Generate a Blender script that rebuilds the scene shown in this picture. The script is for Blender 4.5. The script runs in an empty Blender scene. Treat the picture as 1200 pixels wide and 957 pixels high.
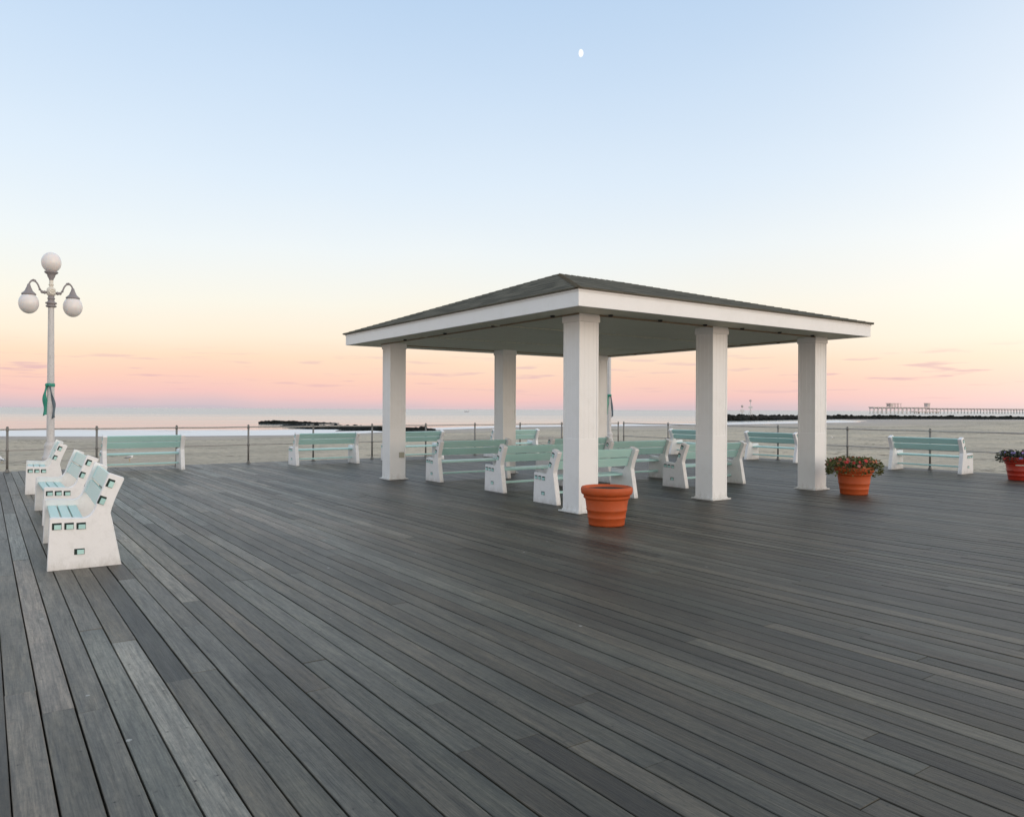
import bpy, bmesh, math, random
from mathutils import Vector, Matrix, noise

# ------------------------------------------------------------------ camera
R = math.radians
C = bpy.context.scene.collection
TH = R(35.0)
ct, st = math.cos(TH), math.sin(TH)
cam_d = bpy.data.cameras.new('camera')
cam = bpy.data.objects.new('camera', cam_d)
C.objects.link(cam)
cam_d.sensor_width = 36
cam_d.lens = 885 / 1200 * 36
cam_d.clip_start = 0.05
cam_d.clip_end = 80000
cam.matrix_world = (Matrix.Translation((0, 0, 1.6)) @ Matrix.Rotation(-TH, 4, 'Z')
                    @ Matrix.Rotation(R(90) + 1.1 / 885, 4, 'X') @ Matrix.Rotation(0.004, 4, 'Z'))
bpy.context.scene.camera = cam


def cw(X, Z, z=0.0):
    """a place given as metres right of and ahead of the viewpoint, as a world point"""
    return Vector((X * ct + Z * st, -X * st + Z * ct, z))


# ------------------------------------------------------------------ world / dusk sky
SUN_AZ = R(158)          # compass angle of the afterglow, measured from +Y towards +X
SUN_EL = R(10)
world = bpy.data.worlds.new('World')
bpy.context.scene.world = world
world.use_nodes = True
nt = world.node_tree
nt.nodes.clear()


class NT:
    """tiny helper to write node trees"""
    def __init__(s, tree):
        s.t = tree

    def n(s, kind, **kw):
        nd = s.t.nodes.new(kind)
        ins = kw.pop('ins', {})
        for k, v in kw.items():
            setattr(nd, k, v)
        for k, v in ins.items():
            if hasattr(v, 'is_output') or isinstance(v, bpy.types.NodeSocket):
                s.t.links.new(v, nd.inputs[k])
            else:
                nd.inputs[k].default_value = v
        return nd

    def math(s, op, a, b=None, c=None, clamp=False):
        nd = s.t.nodes.new('ShaderNodeMath')
        nd.operation = op
        nd.use_clamp = clamp
        for i, v in enumerate((a, b, c)):
            if v is None:
                continue
            if isinstance(v, bpy.types.NodeSocket):
                s.t.links.new(v, nd.inputs[i])
            else:
                nd.inputs[i].default_value = v
        return nd.outputs[0]

    def mix(s, fac, a, b, blend='MIX'):
        nd = s.t.nodes.new('ShaderNodeMix')
        nd.data_type = 'RGBA'
        nd.blend_type = blend
        for i, v in ((0, fac), (6, a), (7, b)):
            if isinstance(v, bpy.types.NodeSocket):
                s.t.links.new(v, nd.inputs[i])
            else:
                nd.inputs[i].default_value = v if i == 0 else (tuple(v) + (1,))[:4]
        return nd.outputs[2]

    def ramp(s, fac, stops, interp='LINEAR'):
        nd = s.t.nodes.new('ShaderNodeValToRGB')
        nd.color_ramp.interpolation = interp
        el = nd.color_ramp.elements
        while len(el) < len(stops):
            el.new(0.5)
        for e, (p, c) in zip(el, stops):
            e.position = p
            e.color = (tuple(c) + (1,))[:4] if not isinstance(c, (int, float)) else (c, c, c, 1)
        s.t.links.new(fac, nd.inputs[0])
        return nd.outputs[0]

    def link(s, a, b):
        s.t.links.new(a, b)


def srgb(r, g, b):
    f = lambda v: (v / 255 / 12.92) if v / 255 <= 0.04045 else ((v / 255 + 0.055) / 1.055) ** 2.4
    return (f(r), f(g), f(b))


W = NT(nt)
tc = W.n('ShaderNodeTexCoord')
nrm = W.n('ShaderNodeVectorMath', operation='NORMALIZE', ins={0: tc.outputs['Generated']})
sep = W.n('ShaderNodeSeparateXYZ', ins={0: nrm.outputs[0]})
zz = sep.outputs[2]
hor = W.math('SQRT', W.math('ADD', W.math('MULTIPLY', sep.outputs[0], sep.outputs[0]),
                            W.math('MULTIPLY', sep.outputs[1], sep.outputs[1])))
az = W.math('ARCTAN2', sep.outputs[0], sep.outputs[1])
tel = W.math('DIVIDE', zz, W.math('MAXIMUM', hor, 0.02))       # tangent of elevation
# gentle unevenness so that the bands are not ruler straight
wob = W.n('ShaderNodeCombineXYZ', ins={0: W.math('MULTIPLY', az, 2.2), 1: W.math('MULTIPLY', tel, 5.0), 2: 0.3})
wn = W.n('ShaderNodeTexNoise', ins={'Vector': wob.outputs[0], 'Scale': 1.3, 'Detail': 3.0, 'Roughness': 0.55})
tel2 = W.math('ADD', tel, W.math('MULTIPLY', W.math('SUBTRACT', wn.outputs[0], 0.5), 0.035))
# compress elevation into 0..1 : fac = el angle / 90deg, square-rooted so the low sky has room
fac = W.math('SQRT', W.math('MULTIPLY', W.math('ARCTANGENT', W.math('MAXIMUM', tel2, 0.0)), 2 / math.pi, clamp=True))


def fe(y):    # photo row -> ramp position
    return math.sqrt(max(0, math.atan((480 - y) / 885)) * 2 / math.pi)


front = W.ramp(fac, [
    (0.0, srgb(204, 194, 202)), (fe(474), srgb(222, 198, 202)), (fe(464), srgb(245, 202, 198)),
    (fe(446), srgb(252, 210, 194)), (fe(424), srgb(253, 223, 199)), (fe(398), srgb(253, 237, 218)),
    (fe(360), srgb(249, 244, 232)), (fe(300), srgb(239, 244, 246)), (fe(220), srgb(223, 236, 249)),
    (fe(110), srgb(205, 224, 245)), (fe(0), srgb(189, 213, 240)), (math.sqrt(45 / 90), srgb(186, 205, 224)),
    (1.0, srgb(184, 197, 214))])
back = W.ramp(fac, [
    (0.0, (1.5, 1.22, 1.0)), (0.2, (1.75, 1.52, 1.30)), (0.42, (1.42, 1.33, 1.22)),
    (0.62, (0.98, 0.99, 1.0)), (1.0, srgb(184, 197, 214))])
cosaz = W.math('COSINE', W.math('SUBTRACT', az, SUN_AZ))
bfac = W.n('ShaderNodeMapRange', interpolation_type='SMOOTHSTEP',
           ins={'Value': cosaz, 'From Min': -0.35, 'From Max': 0.95, 'To Min': 0.0, 'To Max': 1.0}).outputs[0]
grad = W.mix(bfac, front, back)
# thin lilac streaks of cloud low over the sea
cv = W.n('ShaderNodeCombineXYZ', ins={0: W.math('MULTIPLY', az, 8.0), 1: W.math('MULTIPLY', tel, 95.0), 2: 4.7})
cn = W.n('ShaderNodeTexNoise', ins={'Vector': cv.outputs[0], 'Scale': 1.5, 'Detail': 5.0, 'Roughness': 0.5})
cm = W.n('ShaderNodeMapRange', interpolation_type='SMOOTHSTEP',
         ins={'Value': cn.outputs[0], 'From Min': 0.55, 'From Max': 0.70}).outputs[0]
band = W.ramp(tel, [(0.0, 0.0), (0.022, 0.35), (0.045, 1.0), (0.062, 0.5), (0.085, 0.0)])
streak = W.math('MULTIPLY', W.math('MULTIPLY', cm, band), 0.85)
grad = W.mix(streak, grad, srgb(222, 184, 192))
sky = W.n('ShaderNodeTexSky', sky_type='NISHITA', sun_disc=False, sun_elevation=R(1.5), sun_rotation=SUN_AZ,
          altitude=5.0, air_density=1.0, dust_density=1.0, ozone_density=1.5)
b1 = W.n('ShaderNodeBackground', ins={'Color': sky.outputs[0], 'Strength': 0.05})
b2 = W.n('ShaderNodeBackground', ins={'Color': grad, 'Strength': 0.97})
ad = W.n('ShaderNodeAddShader', ins={0: b1.outputs[0], 1: b2.outputs[0]})
wo = W.n('ShaderNodeOutputWorld', ins={0: ad.outputs[0]})
world.cycles.sampling_method = 'MANUAL'
world.cycles.sample_map_resolution = 1024

sd = bpy.data.lights.new('sun', 'SUN')
sd.energy = 0.6
sd.angle = R(40)
sd.color = (1.0, 0.88, 0.76)
sun = bpy.data.objects.new('sun', sd)
C.objects.link(sun)
sdir = Vector((math.sin(SUN_AZ) * math.cos(SUN_EL), math.cos(SUN_AZ) * math.cos(SUN_EL), math.sin(SUN_EL)))
sun.rotation_euler = sdir.to_track_quat('Z', 'Y').to_euler()
sun.location = (0, -20, 20)

vs = bpy.context.scene.view_settings
vs.view_transform = 'Standard'
vs.look = 'None'
vs.exposure = 0.0
vs.gamma = 1.0
vs.use_curve_mapping = False
rnd = random.Random(11)


# ------------------------------------------------------------------ materials
def mat(name):
    m = bpy.data.materials.new(name)
    m.use_nodes = True
    m.node_tree.nodes.clear()
    N = NT(m.node_tree)
    p = N.n('ShaderNodeBsdfPrincipled')
    N.n('ShaderNodeOutputMaterial', ins={0: p.outputs[0]})
    return m, N, p


def simple(name, col, rough=0.5, var=0.08, vscale=3.0, bump=0.0, bscale=60.0, dirt=None, dirt_amt=0.0, spec=0.5,
           metallic=0.0, stretch=(1, 1, 1), splash=0.0, tint=False):
    m, N, p = mat(name)
    t = N.n('ShaderNodeTexCoord')
    mp = N.n('ShaderNodeMapping', ins={0: t.outputs['Object'], 3: stretch})
    n1 = N.n('ShaderNodeTexNoise', ins={'Vector': mp.outputs[0], 'Scale': vscale, 'Detail': 6.0, 'Roughness': 0.6})
    lo = tuple(c * (1 - var * 2) for c in col)
    hi = tuple(min(1, c * (1 + var * 2)) for c in col)
    c = N.mix(n1.outputs[0], lo, hi)
    if dirt:
        n2 = N.n('ShaderNodeTexNoise', ins={'Vector': mp.outputs[0], 'Scale': vscale * 3.1, 'Detail': 8.0, 'Roughness': 0.7})
        f = N.ramp(n2.outputs[0], [(0.5, 0.0), (0.72, 1.0)])
        c = N.mix(N.math('MULTIPLY', f, dirt_amt), c, dirt)
    if splash:
        sz_ = N.n('ShaderNodeSeparateXYZ', ins={0: t.outputs['Object']})
        n5 = N.n('ShaderNodeTexNoise', ins={'Vector': N.n('ShaderNodeMapping', ins={0: t.outputs['Object'], 3: (1, 1, 0.35)}).outputs[0], 'Scale': 16.0, 'Detail': 7.0, 'Roughness': 0.7})
        lim = N.math('MULTIPLY', N.math('SUBTRACT', n5.outputs[0], 0.30), splash)
        f5 = N.math('MULTIPLY', N.math('LESS_THAN', sz_.outputs[2], lim), 0.35)
        f6 = N.n('ShaderNodeMapRange', ins={'Value': N.math('SUBTRACT', lim, sz_.outputs[2]), 'From Min': -0.03, 'From Max': 0.10, 'To Min': 0.0, 'To Max': 0.5}).outputs[0]
        c = N.mix(f6, c, (0.40, 0.38, 0.33))
    if tint:
        oi = N.n('ShaderNodeObjectInfo')
        tr_ = N.ramp(oi.outputs['Random'], [(0.0, (0.88, 0.90, 0.90)), (0.5, (1, 1, 1)), (1.0, (1.06, 1.03, 1.01))])
        c = N.mix(1.0, c, tr_, 'MULTIPLY')
    N.link(c, p.inputs['Base Color'])
    p.inputs['Roughness'].default_value = rough
    p.inputs['Metallic'].default_value = metallic
    p.inputs['Specular IOR Level'].default_value = spec
    if bump:
        n3 = N.n('ShaderNodeTexNoise', ins={'Vector': mp.outputs[0], 'Scale': bscale, 'Detail': 4.0})
        b = N.n('ShaderNodeBump', ins={'Strength': bump, 'Distance': 0.01, 'Height': n3.outputs[0]})
        N.link(b.outputs[0], p.inputs['Normal'])
    return m


M = {}
M['white'] = simple('white_paint', (0.87, 0.87, 0.865), 0.42, 0.015, 1.2, 0.08, 60, (0.60, 0.58, 0.52), 0.14, splash=0.42)
M['bench_white'] = simple('bench_white_paint', (0.86, 0.86, 0.865), 0.42, 0.02, 4, 0.15, 70, (0.50, 0.49, 0.46), 0.22, splash=0.30)
M['mint'] = simple('mint_paint', (0.45, 0.73, 0.70), 0.30, 0.06, 2.0, 0.15, 120, (0.66, 0.76, 0.74), 0.4, stretch=(0.4, 3, 3), tint=True)
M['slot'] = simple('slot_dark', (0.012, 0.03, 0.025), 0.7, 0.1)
M['rail'] = simple('galvanised_pipe', (0.42, 0.39, 0.36), 0.45, 0.15, 6, 0.1, 60, (0.16, 0.11, 0.08), 0.4)
M['postmetal'] = simple('fence_post_metal', (0.21, 0.20, 0.185), 0.5, 0.15, 6, 0.1, 60)
M['terra'] = simple('terracotta', (0.50, 0.082, 0.013), 0.6, 0.12, 5, 0.12, 60, (0.38, 0.16, 0.08), 0.25)
M['terra_red'] = simple('red_glazed_clay', (0.42, 0.028, 0.012), 0.35, 0.12, 5, 0.1, 60, (0.22, 0.05, 0.04), 0.3)
M['soil'] = simple('potting_soil', (0.035, 0.024, 0.017), 0.95, 0.3, 30, 0.8, 60)
M['leaf'] = simple('leaf', (0.11, 0.125, 0.034), 0.5, 0.35, 14)
M['leaf_dark'] = simple('leaf_dark', (0.035, 0.05, 0.026), 0.5, 0.35, 14)
M['bloom_pink'] = simple('petal_pink', (0.62, 0.24, 0.21), 0.6, 0.2, 20)
M['bloom_orange'] = simple('petal_orange', (0.60, 0.24, 0.11), 0.6, 0.2, 20)
M['bloom_red'] = simple('petal_red', (0.60, 0.05, 0.05), 0.6, 0.2, 20)
M['bloom_violet'] = simple('petal_violet', (0.30, 0.24, 0.50), 0.6, 0.2, 20)
M['lamp_metal'] = simple('lamp_grey_paint', (0.62, 0.61, 0.61), 0.5, 0.08, 6, 0.1, 80, (0.3, 0.27, 0.25), 0.4)
M['lamp_dark'] = simple('lamp_dark_metal', (0.27, 0.25, 0.26), 0.5, 0.1, 6)
M['cream'] = simple('cream_enamel', (0.72, 0.68, 0.60), 0.5, 0.05, 6)
M['shingle_edge'] = simple('shingle_edge', (0.12, 0.11, 0.086), 1.0, 0.3, 20, 0.5, 60, spec=0.08)
M['can'] = simple('downlight_trim', (0.03, 0.028, 0.026), 0.6, 0.1)
M['ribbon_g'] = simple('green_ribbon', (0.035, 0.30, 0.22), 0.5, 0.2, 12, 0.2, 40)
M['ribbon_b'] = simple('grey_blue_ribbon', (0.10, 0.14, 0.17), 0.5, 0.2, 12, 0.2, 40)
M['rock'] = simple('wet_rock', (0.010, 0.011, 0.009), 0.8, 0.5, 0.6, 1.0, 3, spec=0.15)
M['pier'] = simple('weathered_pier', (0.56, 0.48, 0.45), 0.8, 0.2, 0.2)
M['pier_pale'] = simple('pale_pier_piles', (0.68, 0.64, 0.61), 0.8, 0.1, 0.2)
M['gull'] = simple('gull_feathers', (0.78, 0.78, 0.77), 0.7, 0.03, 20)
M['gull_grey'] = simple('gull_wings', (0.18, 0.19, 0.2), 0.7, 0.1, 20)
M['beak'] = simple('beak', (0.6, 0.35, 0.06), 0.5)
M['boat'] = simple('boat_hull', (0.35, 0.35, 0.37), 0.5)
M['under'] = simple('joist_timber', (0.06, 0.052, 0.042), 0.9, 0.2)

# opal glass of the unlit globes
m, N, p = mat('opal_glass')
p.inputs['Base Color'].default_value = (0.80, 0.77, 0.76, 1)
p.inputs['Roughness'].default_value = 0.22
p.inputs['Subsurface Weight'].default_value = 0.5
p.inputs['Subsurface Scale'].default_value = 0.12
p.inputs['Subsurface Radius'].default_value = (1, 0.8, 0.7)
M['opal'] = m

# moon: gives off (reflected) light of its own
m, N, p = mat('moonlight')
p.inputs['Base Color'].default_value = (0, 0, 0, 1)
tcn = N.n('ShaderNodeTexCoord')
mn = N.n('ShaderNodeTexNoise', ins={'Vector': tcn.outputs['Generated'], 'Scale': 2.5, 'Detail': 3.0})
N.link(N.mix(mn.outputs[0], (0.86, 0.90, 0.95), (1, 1, 0.98)), p.inputs['Emission Color'])
p.inputs['Emission Strength'].default_value = 1.05
M['moon'] = m

# pavilion ceiling: painted boards with fine joints
m, N, p = mat('ceiling_boards')
t = N.n('ShaderNodeTexCoord')
sx = N.n('ShaderNodeSeparateXYZ', ins={0: t.outputs['Object']})
fr = N.math('FRACT', N.math('MULTIPLY', sx.outputs[0], 1 / 0.14))
gr = N.math('LESS_THAN', fr, 0.07)
n1 = N.n('ShaderNodeTexNoise', ins={'Vector': t.outputs['Object'], 'Scale': 1.1, 'Detail': 6.0})
c = N.mix(n1.outputs[0], (0.64, 0.62, 0.49), (0.76, 0.74, 0.61))
c = N.mix(N.math('MULTIPLY', gr, 0.45), c, (0.12, 0.12, 0.10))
N.link(c, p.inputs['Base Color'])
p.inputs['Roughness'].default_value = 0.55
b = N.n('ShaderNodeBump', ins={'Strength': 0.4, 'Distance': 0.01, 'Height': N.math('SUBTRACT', 1.0, gr)})
N.link(b.outputs[0], p.inputs['Normal'])
M['ceiling'] = m

# shingles
m, N, p = mat('asphalt_shingles')
t = N.n('ShaderNodeTexCoord')
sx = N.n('ShaderNodeSeparateXYZ', ins={0: t.outputs['UV']})
row = N.math('FLOOR', N.math('MULTIPLY', sx.outputs[1], 1 / 0.14))
rfr = N.math('FRACT', N.math('MULTIPLY', sx.outputs[1], 1 / 0.14))
col = N.math('FLOOR', N.math('MULTIPLY', N.math('ADD', sx.outputs[0], N.math('MULTIPLY', row, 0.157)), 1 / 0.30))
cv2 = N.n('ShaderNodeCombineXYZ', ins={0: row, 1: col, 2: 0.0})
wnn = N.n('ShaderNodeTexWhiteNoise', noise_dimensions='3D', ins={'Vector': cv2.outputs[0]})
n1 = N.n('ShaderNodeTexNoise', ins={'Vector': t.outputs['Object'], 'Scale': 70.0, 'Detail': 4.0})
c = N.mix(wnn.outputs[0], (0.046, 0.042, 0.031), (0.160, 0.146, 0.112))
c = N.mix(N.math('MULTIPLY', n1.outputs[0], 0.5), c, (0.12, 0.12, 0.10))
edge = N.math('LESS_THAN', rfr, 0.12)
c = N.mix(N.math('MULTIPLY', edge, 0.6), c, (0.012, 0.012, 0.011))
N.link(c, p.inputs['Base Color'])
p.inputs['Roughness'].default_value = 1.0
p.inputs['Specular IOR Level'].default_value = 0.08
h = N.math('ADD', N.math('MULTIPLY', N.math('SUBTRACT', 1.0, rfr), 0.6), N.math('MULTIPLY', n1.outputs[0], 0.4))
b = N.n('ShaderNodeBump', ins={'Strength': 0.8, 'Distance': 0.012, 'Height': h})
N.link(b.outputs[0], p.inputs['Normal'])
M['shingle'] = m

# deck boards: attribute 'plank' = (random tone, random tint, random offset)
m, N, p = mat('weathered_deck_boards')
t = N.n('ShaderNodeTexCoord')
at = N.n('ShaderNodeAttribute', attribute_name='plank')
sa = N.n('ShaderNodeSeparateColor', ins={0: at.outputs['Color']})
off = N.n('ShaderNodeCombineXYZ', ins={0: N.math('MULTIPLY', sa.outputs[2], 37.0), 1: N.math('MULTIPLY', sa.outputs[0], 53.0), 2: 0.0})
va = N.n('ShaderNodeVectorMath', operation='ADD', ins={0: t.outputs['Object'], 1: off.outputs[0]})
mg = N.n('ShaderNodeMapping', ins={0: va.outputs[0], 3: (1, 0.035, 1)})
g1 = N.n('ShaderNodeTexNoise', ins={'Vector': mg.outputs[0], 'Scale': 120.0, 'Detail': 5.0, 'Roughness': 0.65})
mg2 = N.n('ShaderNodeMapping', ins={0: va.outputs[0], 3: (1, 0.12, 1)})
g2 = N.n('ShaderNodeTexNoise', ins={'Vector': mg2.outputs[0], 'Scale': 14.0, 'Detail': 5.0, 'Roughness': 0.6, 'Distortion': 0.6})
g3 = N.n('ShaderNodeTexNoise', ins={'Vector': t.outputs['Object'], 'Scale': 0.55, 'Detail': 4.0})
g4 = N.n('ShaderNodeTexNoise', ins={'Vector': va.outputs[0], 'Scale': 9.0, 'Detail': 8.0, 'Roughness': 0.75})
tone = N.ramp(sa.outputs[0], [(0.0, (0.046, 0.044, 0.036)), (0.16, (0.078, 0.074, 0.062)), (0.45, (0.118, 0.111, 0.094)),
                              (0.8, (0.160, 0.155, 0.140)), (1.0, (0.225, 0.218, 0.198))])
tint = N.ramp(sa.outputs[1], [(0.0, (0.94, 1.0, 1.0)), (0.35, (1.0, 1.0, 1.0)), (0.7, (1.05, 0.995, 0.93)), (1.0, (1.09, 0.98, 0.93))])
c = N.mix(1.0, tone, tint, 'MULTIPLY')
gr1 = N.ramp(g1.outputs[0], [(0.3, (0.62, 0.62, 0.62)), (0.5, (1, 1, 1)), (0.75, (1.28, 1.27, 1.25))])
c = N.mix(1.0, c, gr1, 'MULTIPLY')
gr2 = N.ramp(g2.outputs[0], [(0.25, (0.72, 0.74, 0.74)), (0.5, (1, 1, 1)), (0.8, (1.26, 1.22, 1.18))])
c = N.mix(1.0, c, gr2, 'MULTIPLY')
gr3 = N.ramp(g3.outputs[0], [(0.3, (0.86, 0.88, 0.88)), (0.7, (1.12, 1.1, 1.08))])
c = N.mix(1.0, c, gr3, 'MULTIPLY')
spot = N.ramp(g4.outputs[0], [(0.66, 0.0), (0.76, 1.0)])
c = N.mix(N.math('MULTIPLY', spot, 0.35), c, (0.30, 0.29, 0.27))
dark = N.ramp(g4.outputs[0], [(0.24, 1.0), (0.34, 0.0)])
c = N.mix(N.math('MULTIPLY', dark, 0.6), c, (0.035, 0.033, 0.03))
# rusty stains here and there
vr = N.n('ShaderNodeTexNoise', ins={'Vector': t.outputs['Object'], 'Scale': 1.7, 'Detail': 3.0})
rs = N.ramp(vr.outputs[0], [(0.70, 0.0), (0.78, 1.0)])
c = N.mix(N.math('MULTIPLY', rs, 0.35), c, (0.16, 0.085, 0.06))
# close mottling of the grey weathered surface
g6 = N.n('ShaderNodeTexNoise', ins={'Vector': N.n('ShaderNodeMapping', ins={0: va.outputs[0], 3: (1, 0.4, 1)}).outputs[0], 'Scale': 38.0, 'Detail': 6.0, 'Roughness': 0.8})
c = N.mix(1.0, c, N.ramp(g6.outputs[0], [(0.3, (0.66, 0.68, 0.67)), (0.5, (1, 1, 1)), (0.7, (1.32, 1.28, 1.24))]), 'MULTIPLY')
# weather streaks running with the boards over several planks at a time
g8 = N.n('ShaderNodeTexNoise', ins={'Vector': N.n('ShaderNodeMapping', ins={0: t.outputs['Object'], 3: (1, 0.10, 1)}).outputs[0], 'Scale': 1.5, 'Detail': 6.0, 'Roughness': 0.7})
c = N.mix(1.0, c, N.ramp(g8.outputs[0], [(0.32, (0.50, 0.50, 0.48)), (0.5, (1.0, 0.99, 0.97)), (0.66, (1.42, 1.37, 1.30))]), 'MULTIPLY')
g9 = N.n('ShaderNodeTexNoise', ins={'Vector': N.n('ShaderNodeMapping', ins={0: va.outputs[0], 3: (1, 0.05, 1)}).outputs[0], 'Scale': 30.0, 'Detail': 5.0, 'Roughness': 0.7})
c = N.mix(1.0, c, N.ramp(g9.outputs[0], [(0.32, (0.50, 0.50, 0.49)), (0.5, (1, 1, 1)), (0.70, (1.45, 1.42, 1.37))]), 'MULTIPLY')
# light falling off to the right painted into board colour, mixed with path wear
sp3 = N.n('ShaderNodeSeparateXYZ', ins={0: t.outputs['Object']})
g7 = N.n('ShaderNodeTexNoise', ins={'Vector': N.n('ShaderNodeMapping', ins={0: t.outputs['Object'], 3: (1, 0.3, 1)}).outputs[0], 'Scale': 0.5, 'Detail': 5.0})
falloff = N.math('SUBTRACT', N.math('SUBTRACT', sp3.outputs[0], N.math('MULTIPLY', sp3.outputs[1], 0.35)), N.math('MULTIPLY', N.math('SUBTRACT', g7.outputs[0], 0.5), 5.0))
falloff_fac = N.n('ShaderNodeMapRange', interpolation_type='SMOOTHSTEP', ins={'Value': falloff, 'From Min': -2.2, 'From Max': 3.4, 'To Min': 0.0, 'To Max': 1.0}).outputs[0]
c = N.mix(falloff_fac, c, N.mix(1.0, c, (0.40, 0.395, 0.35), 'MULTIPLY'))
# bird droppings / salt specks
vo = N.n('ShaderNodeTexVoronoi', ins={'Vector': t.outputs['Object'], 'Scale': 2.3, 'Randomness': 1.0})
sp = N.math('LESS_THAN', N.math('ADD', vo.outputs['Distance'], N.math('MULTIPLY', g4.outputs[0], 0.06)), 0.062)
c = N.mix(N.math('MULTIPLY', sp, 0.6), c, (0.46, 0.46, 0.44))
# paired nail heads where each board crosses a joist, some rusted dark and some worn away
pu = N.n('ShaderNodeSeparateXYZ', ins={0: N.n('ShaderNodeUVMap', uv_map='board').outputs[0]})
ny = N.math('MULTIPLY', N.math('ABSOLUTE', N.math('SUBTRACT', N.math('FRACT', N.math('DIVIDE', N.math('ADD', pu.outputs[1], 0.065), 0.6)), 0.5)), 0.6)
nx = N.math('ABSOLUTE', N.math('SUBTRACT', N.math('ABSOLUTE', N.math('SUBTRACT', pu.outputs[0], 0.0735)), 0.045))
nd2 = N.math('SQRT', N.math('ADD', N.math('MULTIPLY', nx, nx), N.math('MULTIPLY', ny, ny)))
nail = N.math('MULTIPLY', N.math('LESS_THAN', nd2, 0.0052), N.ramp(g2.outputs[0], [(0.42, 0.15), (0.58, 0.95)]))
halo = N.math('MULTIPLY', N.math('LESS_THAN', nd2, 0.013), 0.28)
c = N.mix(halo, c, (0.05, 0.045, 0.04))
c = N.mix(nail, c, (0.014, 0.012, 0.011))
# long splits along the grain
mg3 = N.n('ShaderNodeMapping', ins={0: va.outputs[0], 3: (1, 0.02, 1)})
g5 = N.n('ShaderNodeTexNoise', ins={'Vector': mg3.outputs[0], 'Scale': 55.0, 'Detail': 2.0})
split = N.ramp(g5.outputs[0], [(0.27, 1.0), (0.31, 0.0)])
c = N.mix(N.math('MULTIPLY', split, 0.7), c, (0.03, 0.028, 0.025))
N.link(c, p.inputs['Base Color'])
rr = N.math('ADD', 0.35, N.math('MULTIPLY', g2.outputs[0], 0.25))
N.link(rr, p.inputs['Roughness'])
p.inputs['Specular IOR Level'].default_value = 0.46
hh = N.math('ADD', g1.outputs[0], N.math('MULTIPLY', g2.outputs[0], 1.2))
b = N.n('ShaderNodeBump', ins={'Strength': 0.8, 'Distance': 0.004, 'Height': hh})
N.link(b.outputs[0], p.inputs['Normal'])
M['deck'] = m

# dry and wet sand: attribute 'wet'
m, N, p = mat('beach_sand')
t = N.n('ShaderNodeTexCoord')
at = N.n('ShaderNodeAttribute', attribute_name='wet')
n1 = N.n('ShaderNodeTexNoise', ins={'Vector': t.outputs['Object'], 'Scale': 0.16, 'Detail': 6.0, 'Roughness': 0.6})
n2 = N.n('ShaderNodeTexNoise', ins={'Vector': t.outputs['Object'], 'Scale': 2.2, 'Detail': 6.0, 'Roughness': 0.7})
wf = N.math('ADD', at.outputs['Fac'], N.math('MULTIPLY', N.math('SUBTRACT', n1.outputs[0], 0.5), 0.7), clamp=True)
dry = N.mix(n1.outputs[0], (0.53, 0.465, 0.37), (0.66, 0.58, 0.455))
dry = N.mix(N.ramp(n2.outputs[0], [(0.38, 0.0), (0.66, 0.85)]), dry, (0.36, 0.32, 0.245))
n6 = N.n('ShaderNodeTexNoise', ins={'Vector': t.outputs['Object'], 'Scale': 0.045, 'Detail': 7.0, 'Roughness': 0.7})
dry = N.mix(1.0, dry, N.ramp(n6.outputs[0], [(0.35, (0.74, 0.74, 0.75)), (0.5, (1, 1, 1)), (0.65, (1.16, 1.13, 1.08))]), 'MULTIPLY')
# footprints and the line of weed left by the tide
vf = N.n('ShaderNodeTexVoronoi', ins={'Vector': t.outputs['Object'], 'Scale': 1.1})
dry = N.mix(N.math('MULTIPLY', N.math('LESS_THAN', vf.outputs['Distance'], 0.22), 0.45), dry, (0.24, 0.21, 0.165))
wr = N.math('ABSOLUTE', N.math('SUBTRACT', wf, 0.10))
wk = N.math('MULTIPLY', N.math('LESS_THAN', wr, 0.05), N.ramp(n2.outputs[0], [(0.46, 0.0), (0.6, 0.8)]))
dry = N.mix(wk, dry, (0.09, 0.07, 0.045))
wetc = N.mix(n1.outputs[0], (0.36, 0.305, 0.27), (0.44, 0.375, 0.33))
c = N.mix(wf, dry, wetc)
N.link(c, p.inputs['Base Color'])
N.link(N.math('SUBTRACT', 0.95, N.math('MULTIPLY', wf, 0.40)), p.inputs['Roughness'])
n3 = N.n('ShaderNodeTexVoronoi', ins={'Vector': t.outputs['Object'], 'Scale': 1.6})
b = N.n('ShaderNodeBump', ins={'Strength': 1.0, 'Distance': 0.22, 'Height': N.math('ADD', n2.outputs[0], N.math('MULTIPLY', n3.outputs['Distance'], 0.4))})
N.link(b.outputs[0], p.inputs['Normal'])
M['sand'] = m

# sea
m, N, p = mat('sea_water')
t = N.n('ShaderNodeTexCoord')
mr = N.n('ShaderNodeMapping', vector_type='POINT', ins={0: t.outputs['Object'], 2: (0, 0, TH), 3: (0.35, 1, 1)})
n1 = N.n('ShaderNodeTexNoise', ins={'Vector': mr.outputs[0], 'Scale': 0.10, 'Detail': 7.0, 'Roughness': 0.62})
n2 = N.n('ShaderNodeTexNoise', ins={'Vector': mr.outputs[0], 'Scale': 0.009, 'Detail': 4.0})
c = N.mix(n2.outputs[0], (0.30, 0.34, 0.36), (0.42, 0.45, 0.46))
N.link(c, p.inputs['Base Color'])
p.inputs['IOR'].default_value = 1.33
mr2 = N.n('ShaderNodeMapping', vector_type='POINT', ins={0: t.outputs['Object'], 2: (0, 0, TH), 3: (0.12, 1, 1)})
n4 = N.n('ShaderNodeTexNoise', ins={'Vector': mr2.outputs[0], 'Scale': 0.012, 'Detail': 5.0, 'Roughness': 0.65})
sq = N.n('ShaderNodeSeparateXYZ', ins={0: N.n('ShaderNodeMapping', vector_type='POINT', ins={0: t.outputs['Object'], 2: (0, 0, TH)}).outputs[0]})
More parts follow.
